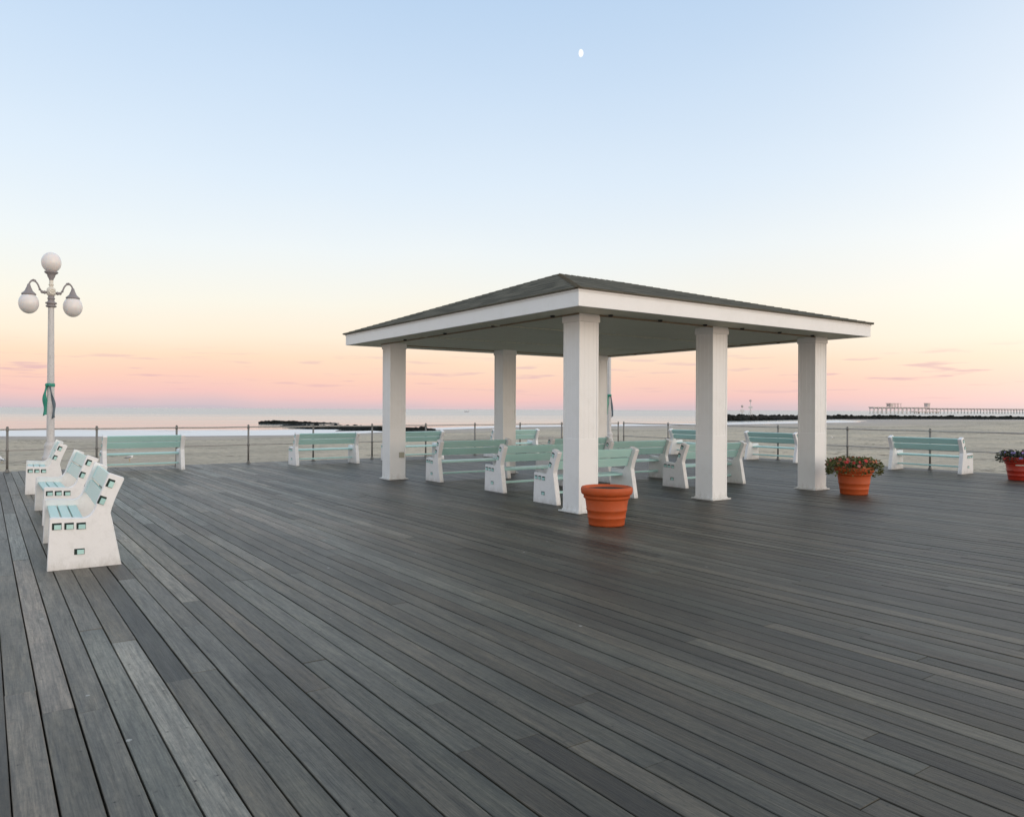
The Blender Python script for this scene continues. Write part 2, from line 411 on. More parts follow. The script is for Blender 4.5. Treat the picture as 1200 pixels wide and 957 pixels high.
offs = N.math('ADD', N.math('MULTIPLY', sq.outputs[1], 1 / 900), N.math('MULTIPLY', N.math('SUBTRACT', n4.outputs[0], 0.5), 1.1))
calm = N.ramp(offs, [(0.22, 0.06), (0.45, 0.34), (0.8, 0.48)])
N.link(N.ramp(offs, [(0.2, 0.12), (0.42, 0.18), (0.75, 0.25)]), p.inputs['Roughness'])
b = N.n('ShaderNodeBump', ins={'Strength': calm, 'Distance': 1.3, 'Height': n1.outputs[0]})
N.link(b.outputs[0], p.inputs['Normal'])
M['sea'] = m

# surf: white broken foam over the water, UV: x along the shore (m), y 0 at the sand .. 1 out at sea
m, N, p = mat('surf_foam')
t = N.n('ShaderNodeTexCoord')
sx = N.n('ShaderNodeSeparateXYZ', ins={0: t.outputs['UV']})
cvx = N.n('ShaderNodeCombineXYZ', ins={0: N.math('MULTIPLY', sx.outputs[0], 0.035), 1: N.math('MULTIPLY', sx.outputs[1], 5.5), 2: 0.0})
n1 = N.n('ShaderNodeTexNoise', ins={'Vector': cvx.outputs[0], 'Scale': 1.0, 'Detail': 7.0, 'Roughness': 0.62})
edge = N.ramp(sx.outputs[1], [(0.0, 0.0), (0.015, 0.80), (0.3, 0.66), (0.55, 0.55), (0.8, 0.42), (1.0, 0.0)])
a = N.math('ADD', n1.outputs[0], edge)
alpha = N.ramp(a, [(0.86, 0.0), (1.08, 0.95)])
p.inputs['Base Color'].default_value = (0.92, 0.90, 0.88, 1)
p.inputs['Roughness'].default_value = 0.8
tr = N.n('ShaderNodeBsdfTransparent')
mx = N.n('ShaderNodeMixShader', ins={0: alpha, 1: tr.outputs[0], 2: p.outputs[0]})
out = [n for n in m.node_tree.nodes if n.type == 'OUTPUT_MATERIAL'][0]
N.link(mx.outputs[0], out.inputs[0])
M['foam'] = m


# ------------------------------------------------------------------ mesh helpers
def new_bm():
    return bmesh.new()


def add_box(bm, x0, x1, y0, y1, z0, z1, mi=0, bev=0.0, mtx=None):
    r = bmesh.ops.create_cube(bm, size=1.0)
    vsx = r['verts']
    bmesh.ops.scale(bm, vec=(abs(x1 - x0), abs(y1 - y0), abs(z1 - z0)), verts=vsx)
    bmesh.ops.translate(bm, vec=((x0 + x1) / 2, (y0 + y1) / 2, (z0 + z1) / 2), verts=vsx)
    fs = set(f for v in vsx for f in v.link_faces)
    if bev > 0:
        es = list(set(e for v in vsx for e in v.link_edges))
        rb = bmesh.ops.bevel(bm, geom=es, offset=bev, segments=2, affect='EDGES', profile=0.5)
        fs = set(rb['faces']) | set(f for v in rb['verts'] for f in v.link_faces)
        vsx = list(set(v for f in fs for v in f.verts))
    for f in fs:
        f.material_index = mi
    if mtx is not None:
        bmesh.ops.transform(bm, matrix=mtx, verts=vsx)
    return vsx


def add_tube(bm, pts, rad, seg=12, mi=0, caps=True):
    """tube through points, rad scalar or list"""
    pts = [Vector(p) for p in pts]
    rads = rad if isinstance(rad, (list, tuple)) else [rad] * len(pts)
    rings = []
    up = Vector((0, 0, 1))
    for i, pnt in enumerate(pts):
        d = (pts[min(i + 1, len(pts) - 1)] - pts[max(i - 1, 0)]).normalized()
        a = d.cross(up)
        if a.length < 1e-3:
            a = d.cross(Vector((0, 1, 0)))
        a.normalize()
        bb = d.cross(a).normalized()
        rings.append([bm.verts.new(pnt + (a * math.cos(2 * math.pi * k / seg) + bb * math.sin(2 * math.pi * k / seg)) * rads[i]) for k in range(seg)])
    for i in range(len(rings) - 1):
        for k in range(seg):
            f = bm.faces.new((rings[i][k], rings[i][(k + 1) % seg], rings[i + 1][(k + 1) % seg], rings[i + 1][k]))
            f.smooth = True
            f.material_index = mi
    if caps:
        for rg in (rings[0][::-1], rings[-1]):
            f = bm.faces.new(rg)
            f.material_index = mi


def add_lathe(bm, prof, seg=40, center=(0, 0, 0), mi=0, smooth=True):
    cx, cy, cz = center
    rings = []
    for r, z in prof:
        if r < 1e-5:
            rings.append([bm.verts.new((cx, cy, cz + z))])
        else:
            rings.append([bm.verts.new((cx + r * math.cos(2 * math.pi * k / seg), cy + r * math.sin(2 * math.pi * k / seg), cz + z)) for k in range(seg)])
    for a, b in zip(rings[:-1], rings[1:]):
        for k in range(seg):
            k2 = (k + 1) % seg
            if len(a) == 1 and len(b) == 1:
                continue
            if len(a) == 1:
                f = bm.faces.new((a[0], b[k2], b[k]))
            elif len(b) == 1:
                f = bm.faces.new((a[k], a[k2], b[0]))
            else:
                f = bm.faces.new((a[k], a[k2], b[k2], b[k]))
            f.smooth = smooth
            f.material_index = mi


def obj(name, bm, mats, parent=None, loc=None, rotz=0.0, recalc=True):
    if recalc:
        bmesh.ops.recalc_face_normals(bm, faces=bm.faces)
    me = bpy.data.meshes.new(name)
    bm.to_mesh(me)
    bm.free()
    for mm in (mats if isinstance(mats, (list, tuple)) else [mats]):
        me.materials.append(mm)
    o = bpy.data.objects.new(name, me)
    C.objects.link(o)
    if parent:
        o.parent = parent
    if loc is not None:
        o.location = loc
    o.rotation_euler.z = rotz
    return o


def tag(o, label=None, cat=None, group=None, kind=None):
    if label:
        o['label'] = label
    if cat:
        o['category'] = cat
    if group:
        o['group'] = group
    if kind:
        o['kind'] = kind
    return o


def thing(name, label, cat, loc=(0, 0, 0), rotz=0.0, group=None):
    o = bpy.data.objects.new(name, None)
    o.empty_display_size = 0.2
    C.objects.link(o)
    o.location = loc
    o.rotation_euler.z = rotz
    return tag(o, label, cat, group)


def kids(o):
    return [c for c in bpy.data.objects if c.parent == o]


def copy_tree(o, parent=None):
    c = o.copy()
    C.objects.link(c)
    c.parent = parent
    for ch in kids(o):
        copy_tree(ch, c)
    return c


def dup(root, loc, rotz, label, scale=None):
    r = copy_tree(root)
    r.location = loc
    r.rotation_euler.z = rotz
    if scale:
        r.scale = scale
    r['label'] = label
    return r


# ------------------------------------------------------------------ sea, beach
SEA = -3.0
bm = new_bm()
Zs = [40, 80, 120, 180, 260, 400, 700, 1500, 4000, 12000, 40000]
Xs = [-40000, -12000, -3000, -900, -300, -100, 0, 100, 300, 900, 3000, 12000, 40000]
g = [[bm.verts.new(cw(X, Z, SEA)) for X in Xs] for Z in Zs]
for i in range(len(Zs) - 1):
    for j in range(len(Xs) - 1):
        bm.faces.new((g[i][j], g[i][j + 1], g[i + 1][j + 1], g[i + 1][j]))
tag(obj('sea', bm, M['sea'], recalc=False), kind='structure')

SHORE = [(-900, 92), (-300, 105), (-130, 117), (-81, 120), (-55, 123), (-38, 130), (-28.5, 141), (-18.6, 165), (4.5, 201), (37, 219),
         (58, 232), (76, 250), (111, 281), (138, 306), (160, 345), (172, 405), (230, 425), (420, 440), (900, 470)]


def shore_z(X):
    for (a, za), (b, zb) in zip(SHORE[:-1], SHORE[1:]):
        if a <= X <= b:
            return za + (zb - za) * (X - a) / (b - a)
    return SHORE[0][1] if X < SHORE[0][0] else SHORE[-1][1]


def sand_h(X, Z):
    s = shore_z(X)
    if Z < 40:
        base = -1.3
    elif Z < s:
        u = (Z - 40) / (s - 40)
        base = -1.3 - 1.72 * u ** 0.9
    else:
        base = -3.02 - (Z - s) * 0.06
    w = min(1, max(0, (s - Z) / 25))
    return base + w * 0.28 * noise.noise(Vector((X * 0.07, Z * 0.09, 0))) + w * 0.07 * noise.noise(Vector((X * 0.45, Z * 0.5, 3)))


bm = new_bm()
wl = bm.verts.layers.float.new('wet')
Xc = []
x = -900.0
while x < 900:
    Xc.append(x)
    x += 1.5 if abs(x) < 60 else (4 if abs(x) < 220 else 30)
fr = [i / 70 for i in range(71)]
grid = []
for X in Xc:
    s = shore_z(X)
    colv = []
    for t_ in fr:
        Z = -40 + (s + 40) * t_
        v = bm.verts.new(cw(X, Z, sand_h(X, Z)))
        v[wl] = max(0.0, min(1.0, 1.05 - (s - Z) / max(26.0, s * 0.30)))
        colv.append(v)
    for dz in (8, 40):
        v = bm.verts.new(cw(X, s + dz, sand_h(X, s + dz)))
        v[wl] = 1.0
        colv.append(v)
    grid.append(colv)
for i in range(len(grid) - 1):
    for j in range(len(grid[0]) - 1):
        f = bm.faces.new((grid[i][j], grid[i + 1][j], grid[i + 1][j + 1], grid[i][j + 1]))
        f.smooth = True
tag(obj('beach', bm, M['sand'], recalc=False), kind='structure')

# surf: rolled edges of broken waves lying on the water
bm = new_bm()
uvl = bm.loops.layers.uv.new('UVMap')
cols = []
X = -320.0
sd_ = 0.0
while X < 150:
    s = shore_z(X)
    wd = 46 + 0.13 * (s - 110) if X < -35 else (16 + 0.06 * s)
    wd *= 1 + 0.25 * noise.noise(Vector((X * 0.03, 0, 7)))
    a = 1.2 * noise.noise(Vector((X * 0.08, 2, 0)))
    row_ = []
    for k in range(9):
        u = k / 8
        zz_ = SEA + 0.012 + (0.10 * math.sin(u * math.pi * 2.2) ** 2 if k else 0.02)
        row_.append((bm.verts.new(cw(X, s - 1.5 + a + wd * u, zz_)), (X, u)))
    cols.append(row_)
    X += 2.5
for i in range(len(cols) - 1):
    for k in range(8):
        q = (cols[i][k], cols[i + 1][k], cols[i + 1][k + 1], cols[i][k + 1])
        f = bm.faces.new([v for v, _ in q])
        f.smooth = True
        for lp, (_, uv) in zip(f.loops, q):
            lp[uvl].uv = uv
tag(obj('surf', bm, M['foam'], recalc=False), 'white broken surf washing along the shore', None, kind='stuff')


# ------------------------------------------------------------------ boardwalk deck
DX0, DX1, DY0, DY1 = -14.0, 21.55, -7.0, 22.75
PITCH, GAP = 0.155, 0.0085
bm = new_bm()
pl = bm.loops.layers.float_color.new('plank')
bl = bm.loops.layers.uv.new('board')
rd = random.Random(5)
n_rows = int((DX1 - DX0) / PITCH)
for i in range(n_rows):
    x0 = DX0 + i * PITCH
    x1 = x0 + PITCH - GAP + rd.uniform(-0.0012, 0.0008)
    y = DY0 + rd.uniform(-4.5, 0)
    while y < DY1:
        L = rd.choice([2.4, 3.0, 3.6, 3.6, 4.2, 4.8])
        ya, yb = max(y, DY0), min(y + L - rd.uniform(0.001, 0.004), DY1)
        y += L
        if yb - ya < 0.1:
            continue
        zt = rd.gauss(0, 0.0011)
        tw = rd.gauss(0, 0.0008)
        skew = rd.gauss(0, 0.0012)
        c = 0.0028
        colr = (min(1, max(0, rd.gauss(0.5, 0.27))), rd.random(), rd.random(), 1)
        xa0, xa1, xb0, xb1 = x0, x1, x0 + skew, x1 + skew
        zb = -0.04
        P = [(xa0, ya, zb), (xa1, ya, zb), (xb1, yb, zb), (xb0, yb, zb),
             (xa0, ya, zt - c), (xa1, ya, zt - c + tw), (xb1, yb, zt - c + tw), (xb0, yb, zt - c),
             (xa0 + c, ya + c * .5, zt), (xa1 - c, ya + c * .5, zt + tw), (xb1 - c, yb - c * .5, zt + tw), (xb0 + c, yb - c * .5, zt)]
        V = [bm.verts.new(q) for q in P]
        for q in ((8, 9, 10, 11), (4, 5, 9, 8), (5, 6, 10, 9), (6, 7, 11, 10), (7, 4, 8, 11),
                  (0, 1, 5, 4), (1, 2, 6, 5), (2, 3, 7, 6), (3, 0, 4, 7)):
            f = bm.faces.new([V[k] for k in q])
            for lp in f.loops:
                lp[pl] = colr
                lp[bl].uv = (lp.vert.co.x - x0, lp.vert.co.y - DY0)
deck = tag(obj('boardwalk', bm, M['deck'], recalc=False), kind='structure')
bm = new_bm()
y = DY0 + 0.2
while y < DY1 - 0.2:
    add_box(bm, DX0 + 0.1, DX1 - 0.1, y, y + 0.07, -0.28, -0.045)
    y += 0.6
add_box(bm, DX0, DX1, DY1 - 0.05, DY1 + 0.0, -0.42, -0.045)
add_box(bm, DX1 - 0.045, DX1 + 0.005, DY0, DY1 - 0.06, -0.42, -0.045)
for xx in range(-13, 22, 3):
    for yy in range(-6, 23, 4):
        add_box(bm, xx, xx + 0.25, yy, yy + 0.25, -1.8, -0.29)
tag(obj('boardwalk_frame', bm, M['under']), kind='structure')


# ------------------------------------------------------------------ pavilion
PV = thing('pavilion', 'open white hip roofed pavilion on six square posts standing on the boardwalk', 'pavilion', (10.68, 12.4, 0))
PX, PY = 10.68, 12.4
RX0, RX1, RY0, RY1 = 6.90 - PX, 14.46 - PX, 8.22 - PY, 16.60 - PY
ZS, ZF = 3.085, 3.315
# fascia: four boards mitred by butting
bm = new_bm()
tk = 0.04
add_box(bm, RX0, RX1, RY0, RY0 + tk, ZS - 0.012, ZF)
add_box(bm, RX0, RX1, RY1 - tk, RY1, ZS - 0.012, ZF)
add_box(bm, RX0, RX0 + tk, RY0 + tk, RY1 - tk, ZS - 0.012, ZF)
add_box(bm, RX1 - tk, RX1, RY0 + tk, RY1 - tk, ZS - 0.012, ZF)
# drip cap strip
add_box(bm, RX0 - 0.012, RX1 + 0.012, RY0 - 0.012, RY0, ZF - 0.03, ZF)
add_box(bm, RX0 - 0.012, RX1 + 0.012, RY1, RY1 + 0.012, ZF - 0.03, ZF)
add_box(bm, RX0 - 0.012, RX0, RY0, RY1, ZF - 0.03, ZF)
add_box(bm, RX1, RX1 + 0.012, RY0, RY1, ZF - 0.03, ZF)
obj('fascia', bm, M['white'], PV)
bm = new_bm()
add_box(bm, RX0 + tk, RX1 - tk, RY0 + tk, RY1 - tk, ZS, ZS + 0.03)
obj('ceiling', bm, M['ceiling'], PV)
bm = new_bm()
for k_ in (-1.33, 1.33):
    add_box(bm, RX0 + tk, RX1 - tk, k_ - 0.03, k_ + 0.03, ZS - 0.014, ZS - 0.0005)
obj('ceiling_batten', bm, M['ceiling'], PV)
# trim strip where the beam line runs
M['trim'] = simple('soffit_trim', (0.34, 0.25, 0.16), 0.6, 0.1, 3)
bm = new_bm()
bx0, bx1, by0, by1 = 7.50 - PX, 14.03 - PX, 8.93 - PY, 15.88 - PY
for (a0, a1, b0, b1) in ((bx0, bx1, by0 - 0.03, by0), (bx0, bx1, by1, by1 + 0.03), (bx0 - 0.03, bx0, by0 - 0.03, by1 + 0.03), (bx1, bx1 + 0.03, by0 - 0.03, by1 + 0.03)):
    add_box(bm, a0, a1, b0, b1, ZS - 0.022, ZS - 0.001)
obj('soffit_trim', bm, M['trim'], PV)
# roof: hip with a short ridge
ov = 0.045
e = [(RX0 - ov, RY0 - ov), (RX1 + ov, RY0 - ov), (RX1 + ov, RY1 + ov), (RX0 - ov, RY1 + ov)]
ra, rb = (-0.80, 0.0), (0.85, 0.0)
ZR = 4.44
bm = new_bm()
uvl = bm.loops.layers.uv.new('UVMap')
ev = [bm.verts.new((a, b_, ZF + 0.022)) for a, b_ in e]
rv = [bm.verts.new((*ra, ZR)), bm.verts.new((*rb, ZR))]
for q in ((ev[0], ev[1], rv[1], rv[0]), (ev[1], ev[2], rv[1]), (ev[2], ev[3], rv[0], rv[1]), (ev[3], ev[0], rv[0])):
    f = bm.faces.new(q)
    d = (q[1].co - q[0].co).normalized()
    nn = d.cross(Vector((0, 0, 1)))
    o0 = q[0].co
    for lp in f.loops:
        r_ = lp.vert.co - o0
        lp[uvl].uv = (r_.dot(d), (r_ - d * r_.dot(d)).length)
obj('roof', bm, M['shingle'], PV, recalc=False)
roof = kids(PV)[-1]
bm = new_bm()
ed = 0.022
add_box(bm, e[0][0], e[1][0], e[0][1], e[0][1] + 0.1, ZF, ZF + ed)
add_box(bm, e[0][0], e[1][0], e[2][1] - 0.1, e[2][1], ZF, ZF + ed)
add_box(bm, e[0][0], e[0][0] + 0.1, e[0][1] + 0.1, e[2][1] - 0.1, ZF, ZF + ed)
add_box(bm, e[1][0] - 0.1, e[1][0], e[0][1] + 0.1, e[2][1] - 0.1, ZF, ZF + ed)
# ridge and hip cap shingles
for a, b_ in ((ev_, rv_) for ev_, rv_ in (((*e[0], ZF + ed), (*ra, ZR)), ((*e[3], ZF + ed), (*ra, ZR)), ((*e[1], ZF + ed), (*rb, ZR)), ((*e[2], ZF + ed), (*rb, ZR)), ((*ra, ZR), (*rb, ZR)))):
    A, B = Vector(a), Vector(b_)
    n_ = max(2, int((B - A).length / 0.16))
    dd = (B - A).normalized()
    sidev = dd.cross(Vector((0, 0, 1))).normalized()
    upv = sidev.cross(dd)
    for k in range(n_):
        p0 = A + (B - A) * k / n_ + dd * 0.0
        p1 = A + (B - A) * (k + 1.15) / n_ if k < n_ - 1 else B
        vv = []
        for pp, lift in ((p0, 0.016), (p1, 0.006)):
            for sgn in (-1, 0, 1):
                vv.append(bm.verts.new(pp + sidev * sgn * 0.06 + upv * (lift + (0.0 if sgn == 0 else -0.030))))
        bm.faces.new((vv[0], vv[1], vv[4], vv[3]))
        bm.faces.new((vv[1], vv[2], vv[5], vv[4]))
        bm.faces.new((vv[0], vv[3], vv[5], vv[2]))
        bm.faces.new((vv[0], vv[2], vv[1]))
obj('roof_edge', bm, M['shingle_edge'], PV)


def add_groove_box(bm, hw, z0, z1, gap=0.095, gd=0.0022, gw=0.007):
    """square post skin with vertical board joints cut into each side"""
    n_ = 3
    pts = []
    for s_ in range(4):
        c_, s2 = math.cos(s_ * math.pi / 2), math.sin(s_ * math.pi / 2)
        loc = [(-hw, -hw)]
        for k in (1, 2, 3):
            xx = -hw + 2 * hw * k / 4
            loc += [(xx - gw / 2, -hw), (xx - gw / 4, -hw + gd), (xx + gw / 4, -hw + gd), (xx + gw / 2, -hw)]
        pts += [(a * c_ - b_ * s2, a * s2 + b_ * c_) for a, b_ in loc]
    lo = [bm.verts.new((a, b_, z0)) for a, b_ in pts]
    hi = [bm.verts.new((a, b_, z1)) for a, b_ in pts]
    for k in range(len(pts)):
        k2 = (k + 1) % len(pts)
        bm.faces.new((lo[k], lo[k2], hi[k2], hi[k]))
    bm.faces.new(hi)
    bm.faces.new(lo[::-1])


def post_parts():
    bm = new_bm()
    hw = 0.192
    add_groove_box(bm, hw - 0.004, 1.15, ZS - 0.09)
    add_box(bm, -hw, hw, -hw, hw, 0.05, 1.15, bev=0.004)
    # slim corner beads
    for a in (-1, 1):
        for b_ in (-1, 1):
            add_box(bm, a * (hw - 0.03), a * (hw + 0.003), b_ * (hw - 0.03), b_ * (hw + 0.003), 0.051, ZS - 0.1)
    base = new_bm()
    add_box(base, -hw - 0.055, hw + 0.055, -hw - 0.055, hw + 0.055, 0.004, 0.028, bev=0.004)
    add_box(base, -hw - 0.014, hw + 0.014, -hw - 0.014, hw + 0.014, 0.0282, 0.052, bev=0.004)
    cap = new_bm()
    add_box(cap, -hw - 0.02, hw + 0.02, -hw - 0.02, hw + 0.02, ZS - 0.125, ZS - 0.03, bev=0.006)
    add_box(cap, -hw - 0.012, hw + 0.012, -hw - 0.012, hw + 0.012, ZS - 0.0298, ZS - 0.001)
    return bm, base, cap


pb, bb, cb = post_parts()
post0 = obj('post', pb, M['white'], PV)
base0 = obj('post_base', bb, M['white'], post0)
cap0 = obj('post_cap', cb, M['white'], post0)
first = True
for yy in (9.10, 15.68):
    for xx in (7.69, 10.765, 13.84):
        if first:
            o = post0
            first = False
        else:
            o = post0.copy()
            C.objects.link(o)
            o.parent = PV
            for ch in (base0, cap0):
                c_ = ch.copy()
                C.objects.link(c_)
                c_.parent = o
        o.location = (xx - PX, yy - PY, 0)
# small electrical box on the rear left post
bm = new_bm()
add_box(bm, 7.72 - PX, 7.84 - PX, 15.68 - PY - 0.192 - 0.035, 15.68 - PY - 0.1955, 0.50, 0.62, bev=0.006)
add_box(bm, 7.735 - PX, 7.825 - PX, 15.68 - PY - 0.192 - 0.042, 15.68 - PY - 0.192 - 0.0355, 0.585, 0.61)
obj('outlet_box', bm, simple('outlet_grey', (0.42, 0.40, 0.32), 0.5), PV)
# recessed lights along the edge of the ceiling
cm_ = None
spots = [(bx0 + t_, by0 - 0.12) for t_ in (0.55, 1.65, 2.75, 3.75, 4.85, 5.9)] + [(bx0 - 0.12, by0 + t_) for t_ in (0.5, 2.2, 3.9, 5.6)] \
    + [(bx1 + 0.12, by0 + t_) for t_ in (1.2, 3.4, 5.6)]
for a, b_ in spots:
    if cm_ is None:
        bm = new_bm()
        add_lathe(bm, [(0.0, -0.008), (0.022, -0.008), (0.024, -0.024), (0.034, -0.027), (0.038, -0.01), (0.038, -0.001), (0.0, -0.001)], 20)
        o = obj('ceiling_light', bm, M['can'], PV)
        cm_ = o
    else:
        o = cm_.copy()
        C.objects.link(o)
    o.location = (a, b_, ZS)

# ------------------------------------------------------------------ fences
ZT, ZM = 1.055, 0.545


def make_post(parent, x, y, metal, proto=[None]):
    if proto[0] is None:
        bm = new_bm()
        add_tube(bm, [(0, 0, 0), (0, 0, 1.10)], 0.027, 12)
        add_lathe(bm, [(0.0, 1.10), (0.027, 1.10), (0.031, 1.103), (0.028, 1.118), (0.012, 1.128), (0, 1.13)], 12)
        add_box(bm, -0.06, 0.06, -0.06, 0.06, 0.003, 0.014)
        add_lathe(bm, [(0.045, 0.0142), (0.045, 0.05), (0.028, 0.075)], 12)
        for zz__ in (ZT, ZM):
            add_lathe(bm, [(0.027, zz__ - 0.035), (0.036, zz__ - 0.03), (0.036, zz__ + 0.03), (0.027, zz__ + 0.035)], 12)
        o = obj('post', bm, metal, parent)
        proto[0] = o
    else:
        o = proto[0].copy()
        C.objects.link(o)
        o.parent = parent
    o.location = (x, y, 0)
    return o


FL = thing('railing', 'grey pipe railing with two rails running along the seaward deck edge left of the corner', 'railing', (0, 22.4, 0))
fx = [0.49 + 1.945 * k for k in range(-7, 11)]
for x_ in fx:
    make_post(FL, x_, 0, M['postmetal'])
make_post(FL, 20.90, 0, M['postmetal'])
for z_, r_ in ((ZT, 0.02), (ZM, 0.016)):
    bm = new_bm()
    pts = [(-13.5 + k * 0.5, 0, z_ + 0.004 * math.sin(k * 1.3)) for k in range(69)] + [(20.9, 0, z_)]
    add_tube(bm, pts, r_, 10)
    obj('rail', bm, M['rail'], FL)
FR = thing('railing', 'grey pipe railing with two rails running along the right side of the deck', 'railing', (21.2, 0, 0))
ys = [22.4 - 2.41 * k for k in range(0, 12)]
for y_ in ys:
    make_post(FR, 0, y_, M['postmetal'])
for z_, r_ in ((ZT, 0.02), (ZM, 0.016)):
    bm = new_bm()
    pts = [(0, 22.4 - k * 0.5, z_ + 0.004 * math.sin(k * 1.7)) for k in range(58)]
    add_tube(bm, pts, r_, 10)
    obj('rail', bm, M['rail'], FR)

# pale pipe frame just beyond the right railing
HR = thing('handrail', 'pale pipe handrail frame beyond the right railing behind the red flower pot', 'handrail', (21.75, 7.93, 0))
bm = new_bm()
add_tube(bm, [(0, 0, -0.9), (0, 0, 0.84), (0.02, -0.02, 0.88), (0.06, -0.06, 0.9), (1.2, -1.2, 0.9)], 0.018, 10)
obj('frame', bm, M['lamp_metal'], HR)
for z_ in (0.30, 0.52, 0.71):
    bm = new_bm()
    add_tube(bm, [(0.0, 0.0, z_), (1.2, -1.2, z_)], 0.010, 8)
    obj('bar', bm, M['lamp_metal'], HR)

# ------------------------------------------------------------------ benches
# local frame: x along the bench, y: 0 at the front of the feet, + towards the back; z up
LEN, TKP = 1.90, 0.095


def curve(pts, n_=5):
    """Catmull-Rom through points"""
    out = []
    for i in range(len(pts) - 1):
        p0, p1, p2, p3 = pts[max(i - 1, 0)], pts[i], pts[i + 1], pts[min(i + 2, len(pts) - 1)]
        for k in range(n_):
            t_ = k / n_
            out.append(tuple(0.5 * ((2 * p1[j]) + (-p0[j] + p2[j]) * t_ + (2 * p0[j] - 5 * p1[j] + 4 * p2[j] - p3[j]) * t_ ** 2
                                    + (-p0[j] + 3 * p1[j] - 3 * p2[j] + p3[j]) * t_ ** 3) for j in (0, 1)))
    out.append(pts[-1])
    return out


PROFILE = [(0.0, 0.0), (0.02, 0.505), (0.035, 0.517), (0.31, 0.497)]
PROFILE += curve([(0.31, 0.497), (0.36, 0.515), (0.405, 0.575), (0.44, 0.68), (0.50, 0.84), (0.532, 0.93)], 3)[1:]
PROFILE += [(0.545, 0.936), (0.668, 0.885), (0.672, 0.872)]
PROFILE += curve([(0.672, 0.872), (0.60, 0.70), (0.552, 0.545), (0.565, 0.46), (0.65, 0.0)], 3)[1:]
SEAT = [(0.088, 0.425), (0.192, 0.421), (0.296, 0.415)]
SW, SH = 0.088, 0.038
BACK = [(0.476, 0.655), (0.552, 0.822)]
BANG = math.atan2(0.26, 0.62)
BW, BH = 0.158, 0.036
LOW = (0.285, 0.165)
NAR, NAC = 0.060, 0.044


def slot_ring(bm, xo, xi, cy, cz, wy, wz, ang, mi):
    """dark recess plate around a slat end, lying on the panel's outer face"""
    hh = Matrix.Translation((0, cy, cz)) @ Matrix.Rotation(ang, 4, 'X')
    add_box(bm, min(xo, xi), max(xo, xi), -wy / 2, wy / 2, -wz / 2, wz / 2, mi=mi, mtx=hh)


def make_panel_bm(sign):
    """sign -1: left end, +1: right end; outer face at sign*LEN/2"""
    bm = new_bm()
    xo = sign * LEN / 2
    xi = sign * (LEN / 2 - TKP)
    ins = 0.006
    def ring(x, d):
        cy = sum(p_[0] for p_ in PROFILE) / len(PROFILE)
        cz = 0.42
        vs_ = []
        for (a, b_) in PROFILE:
            vy, vz = cy - a, cz - b_
            l_ = math.hypot(vy, vz)
            vs_.append(bm.verts.new((x, a + vy / l_ * d, max(0.0, b_ + (vz / l_ * d if b_ > 0.001 else 0)))))
        return vs_
    rgs = [ring(xo, ins), ring(xo - sign * ins, 0), ring(xi + sign * ins, 0), ring(xi, ins)]
    n_ = len(PROFILE)
    for a, b_ in zip(rgs[:-1], rgs[1:]):
        for k in range(n_):
            bm.faces.new((a[k], a[(k + 1) % n_], b_[(k + 1) % n_], b_[k]))
    bm.faces.new(rgs[0])
    bm.faces.new(rgs[-1][::-1])
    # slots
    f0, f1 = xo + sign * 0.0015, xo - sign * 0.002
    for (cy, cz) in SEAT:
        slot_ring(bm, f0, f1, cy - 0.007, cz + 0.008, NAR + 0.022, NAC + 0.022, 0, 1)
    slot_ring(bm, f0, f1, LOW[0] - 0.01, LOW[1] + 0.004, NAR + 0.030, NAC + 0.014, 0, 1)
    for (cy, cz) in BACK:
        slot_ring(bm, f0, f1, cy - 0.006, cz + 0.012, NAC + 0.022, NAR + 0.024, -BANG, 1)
    return bm


def make_bench():
    root = thing('bench', '', 'bench', group='white and mint slatted benches on the boardwalk')
    for s_ in (-1, 1):
        obj('end_panel', make_panel_bm(s_), [M['bench_white'], M['slot']], root)
    hx = LEN / 2 + 0.016
    inx = LEN / 2 - TKP - 0.001

    def slat(name, cy, cz, wy, wz, ang, ny, nz):
        bm = new_bm()
        mt = Matrix.Translation((0, cy, cz)) @ Matrix.Rotation(ang, 4, 'X')
        add_box(bm, -inx, inx, -wy / 2, wy / 2, -wz / 2, wz / 2, bev=0.006, mtx=mt)
        for s_ in (-1, 1):
            add_box(bm, s_ * (inx + TKP), s_ * hx, -ny / 2, ny / 2, -nz / 2, nz / 2, bev=0.003, mtx=mt)
        return obj(name, bm, M['mint'], root)
    for cy, cz in SEAT:
        slat('seat_slat', cy, cz, SW, SH, -0.03, NAR, NAC)
    for cy, cz in BACK:
        slat('back_slat', cy, cz, BH, BW, -BANG, NAC, NAR)
    slat('stretcher', LOW[0], LOW[1], SW, SH, 0, NAR, NAC)
    return root


bench = make_bench()
# facing: rot 0 => front looks to -Y ; the bench centre line is given at the back foot edge (y = 0.65)
def place(o, xb, yb, rot):
    """(xb, yb): middle of the back foot line"""
    off = Matrix.Rotation(rot, 3, 'Z') @ Vector((0, 0.65, 0))
    o.location = (xb - off.x, yb - off.y, 0)
    o.rotation_euler.z = rot


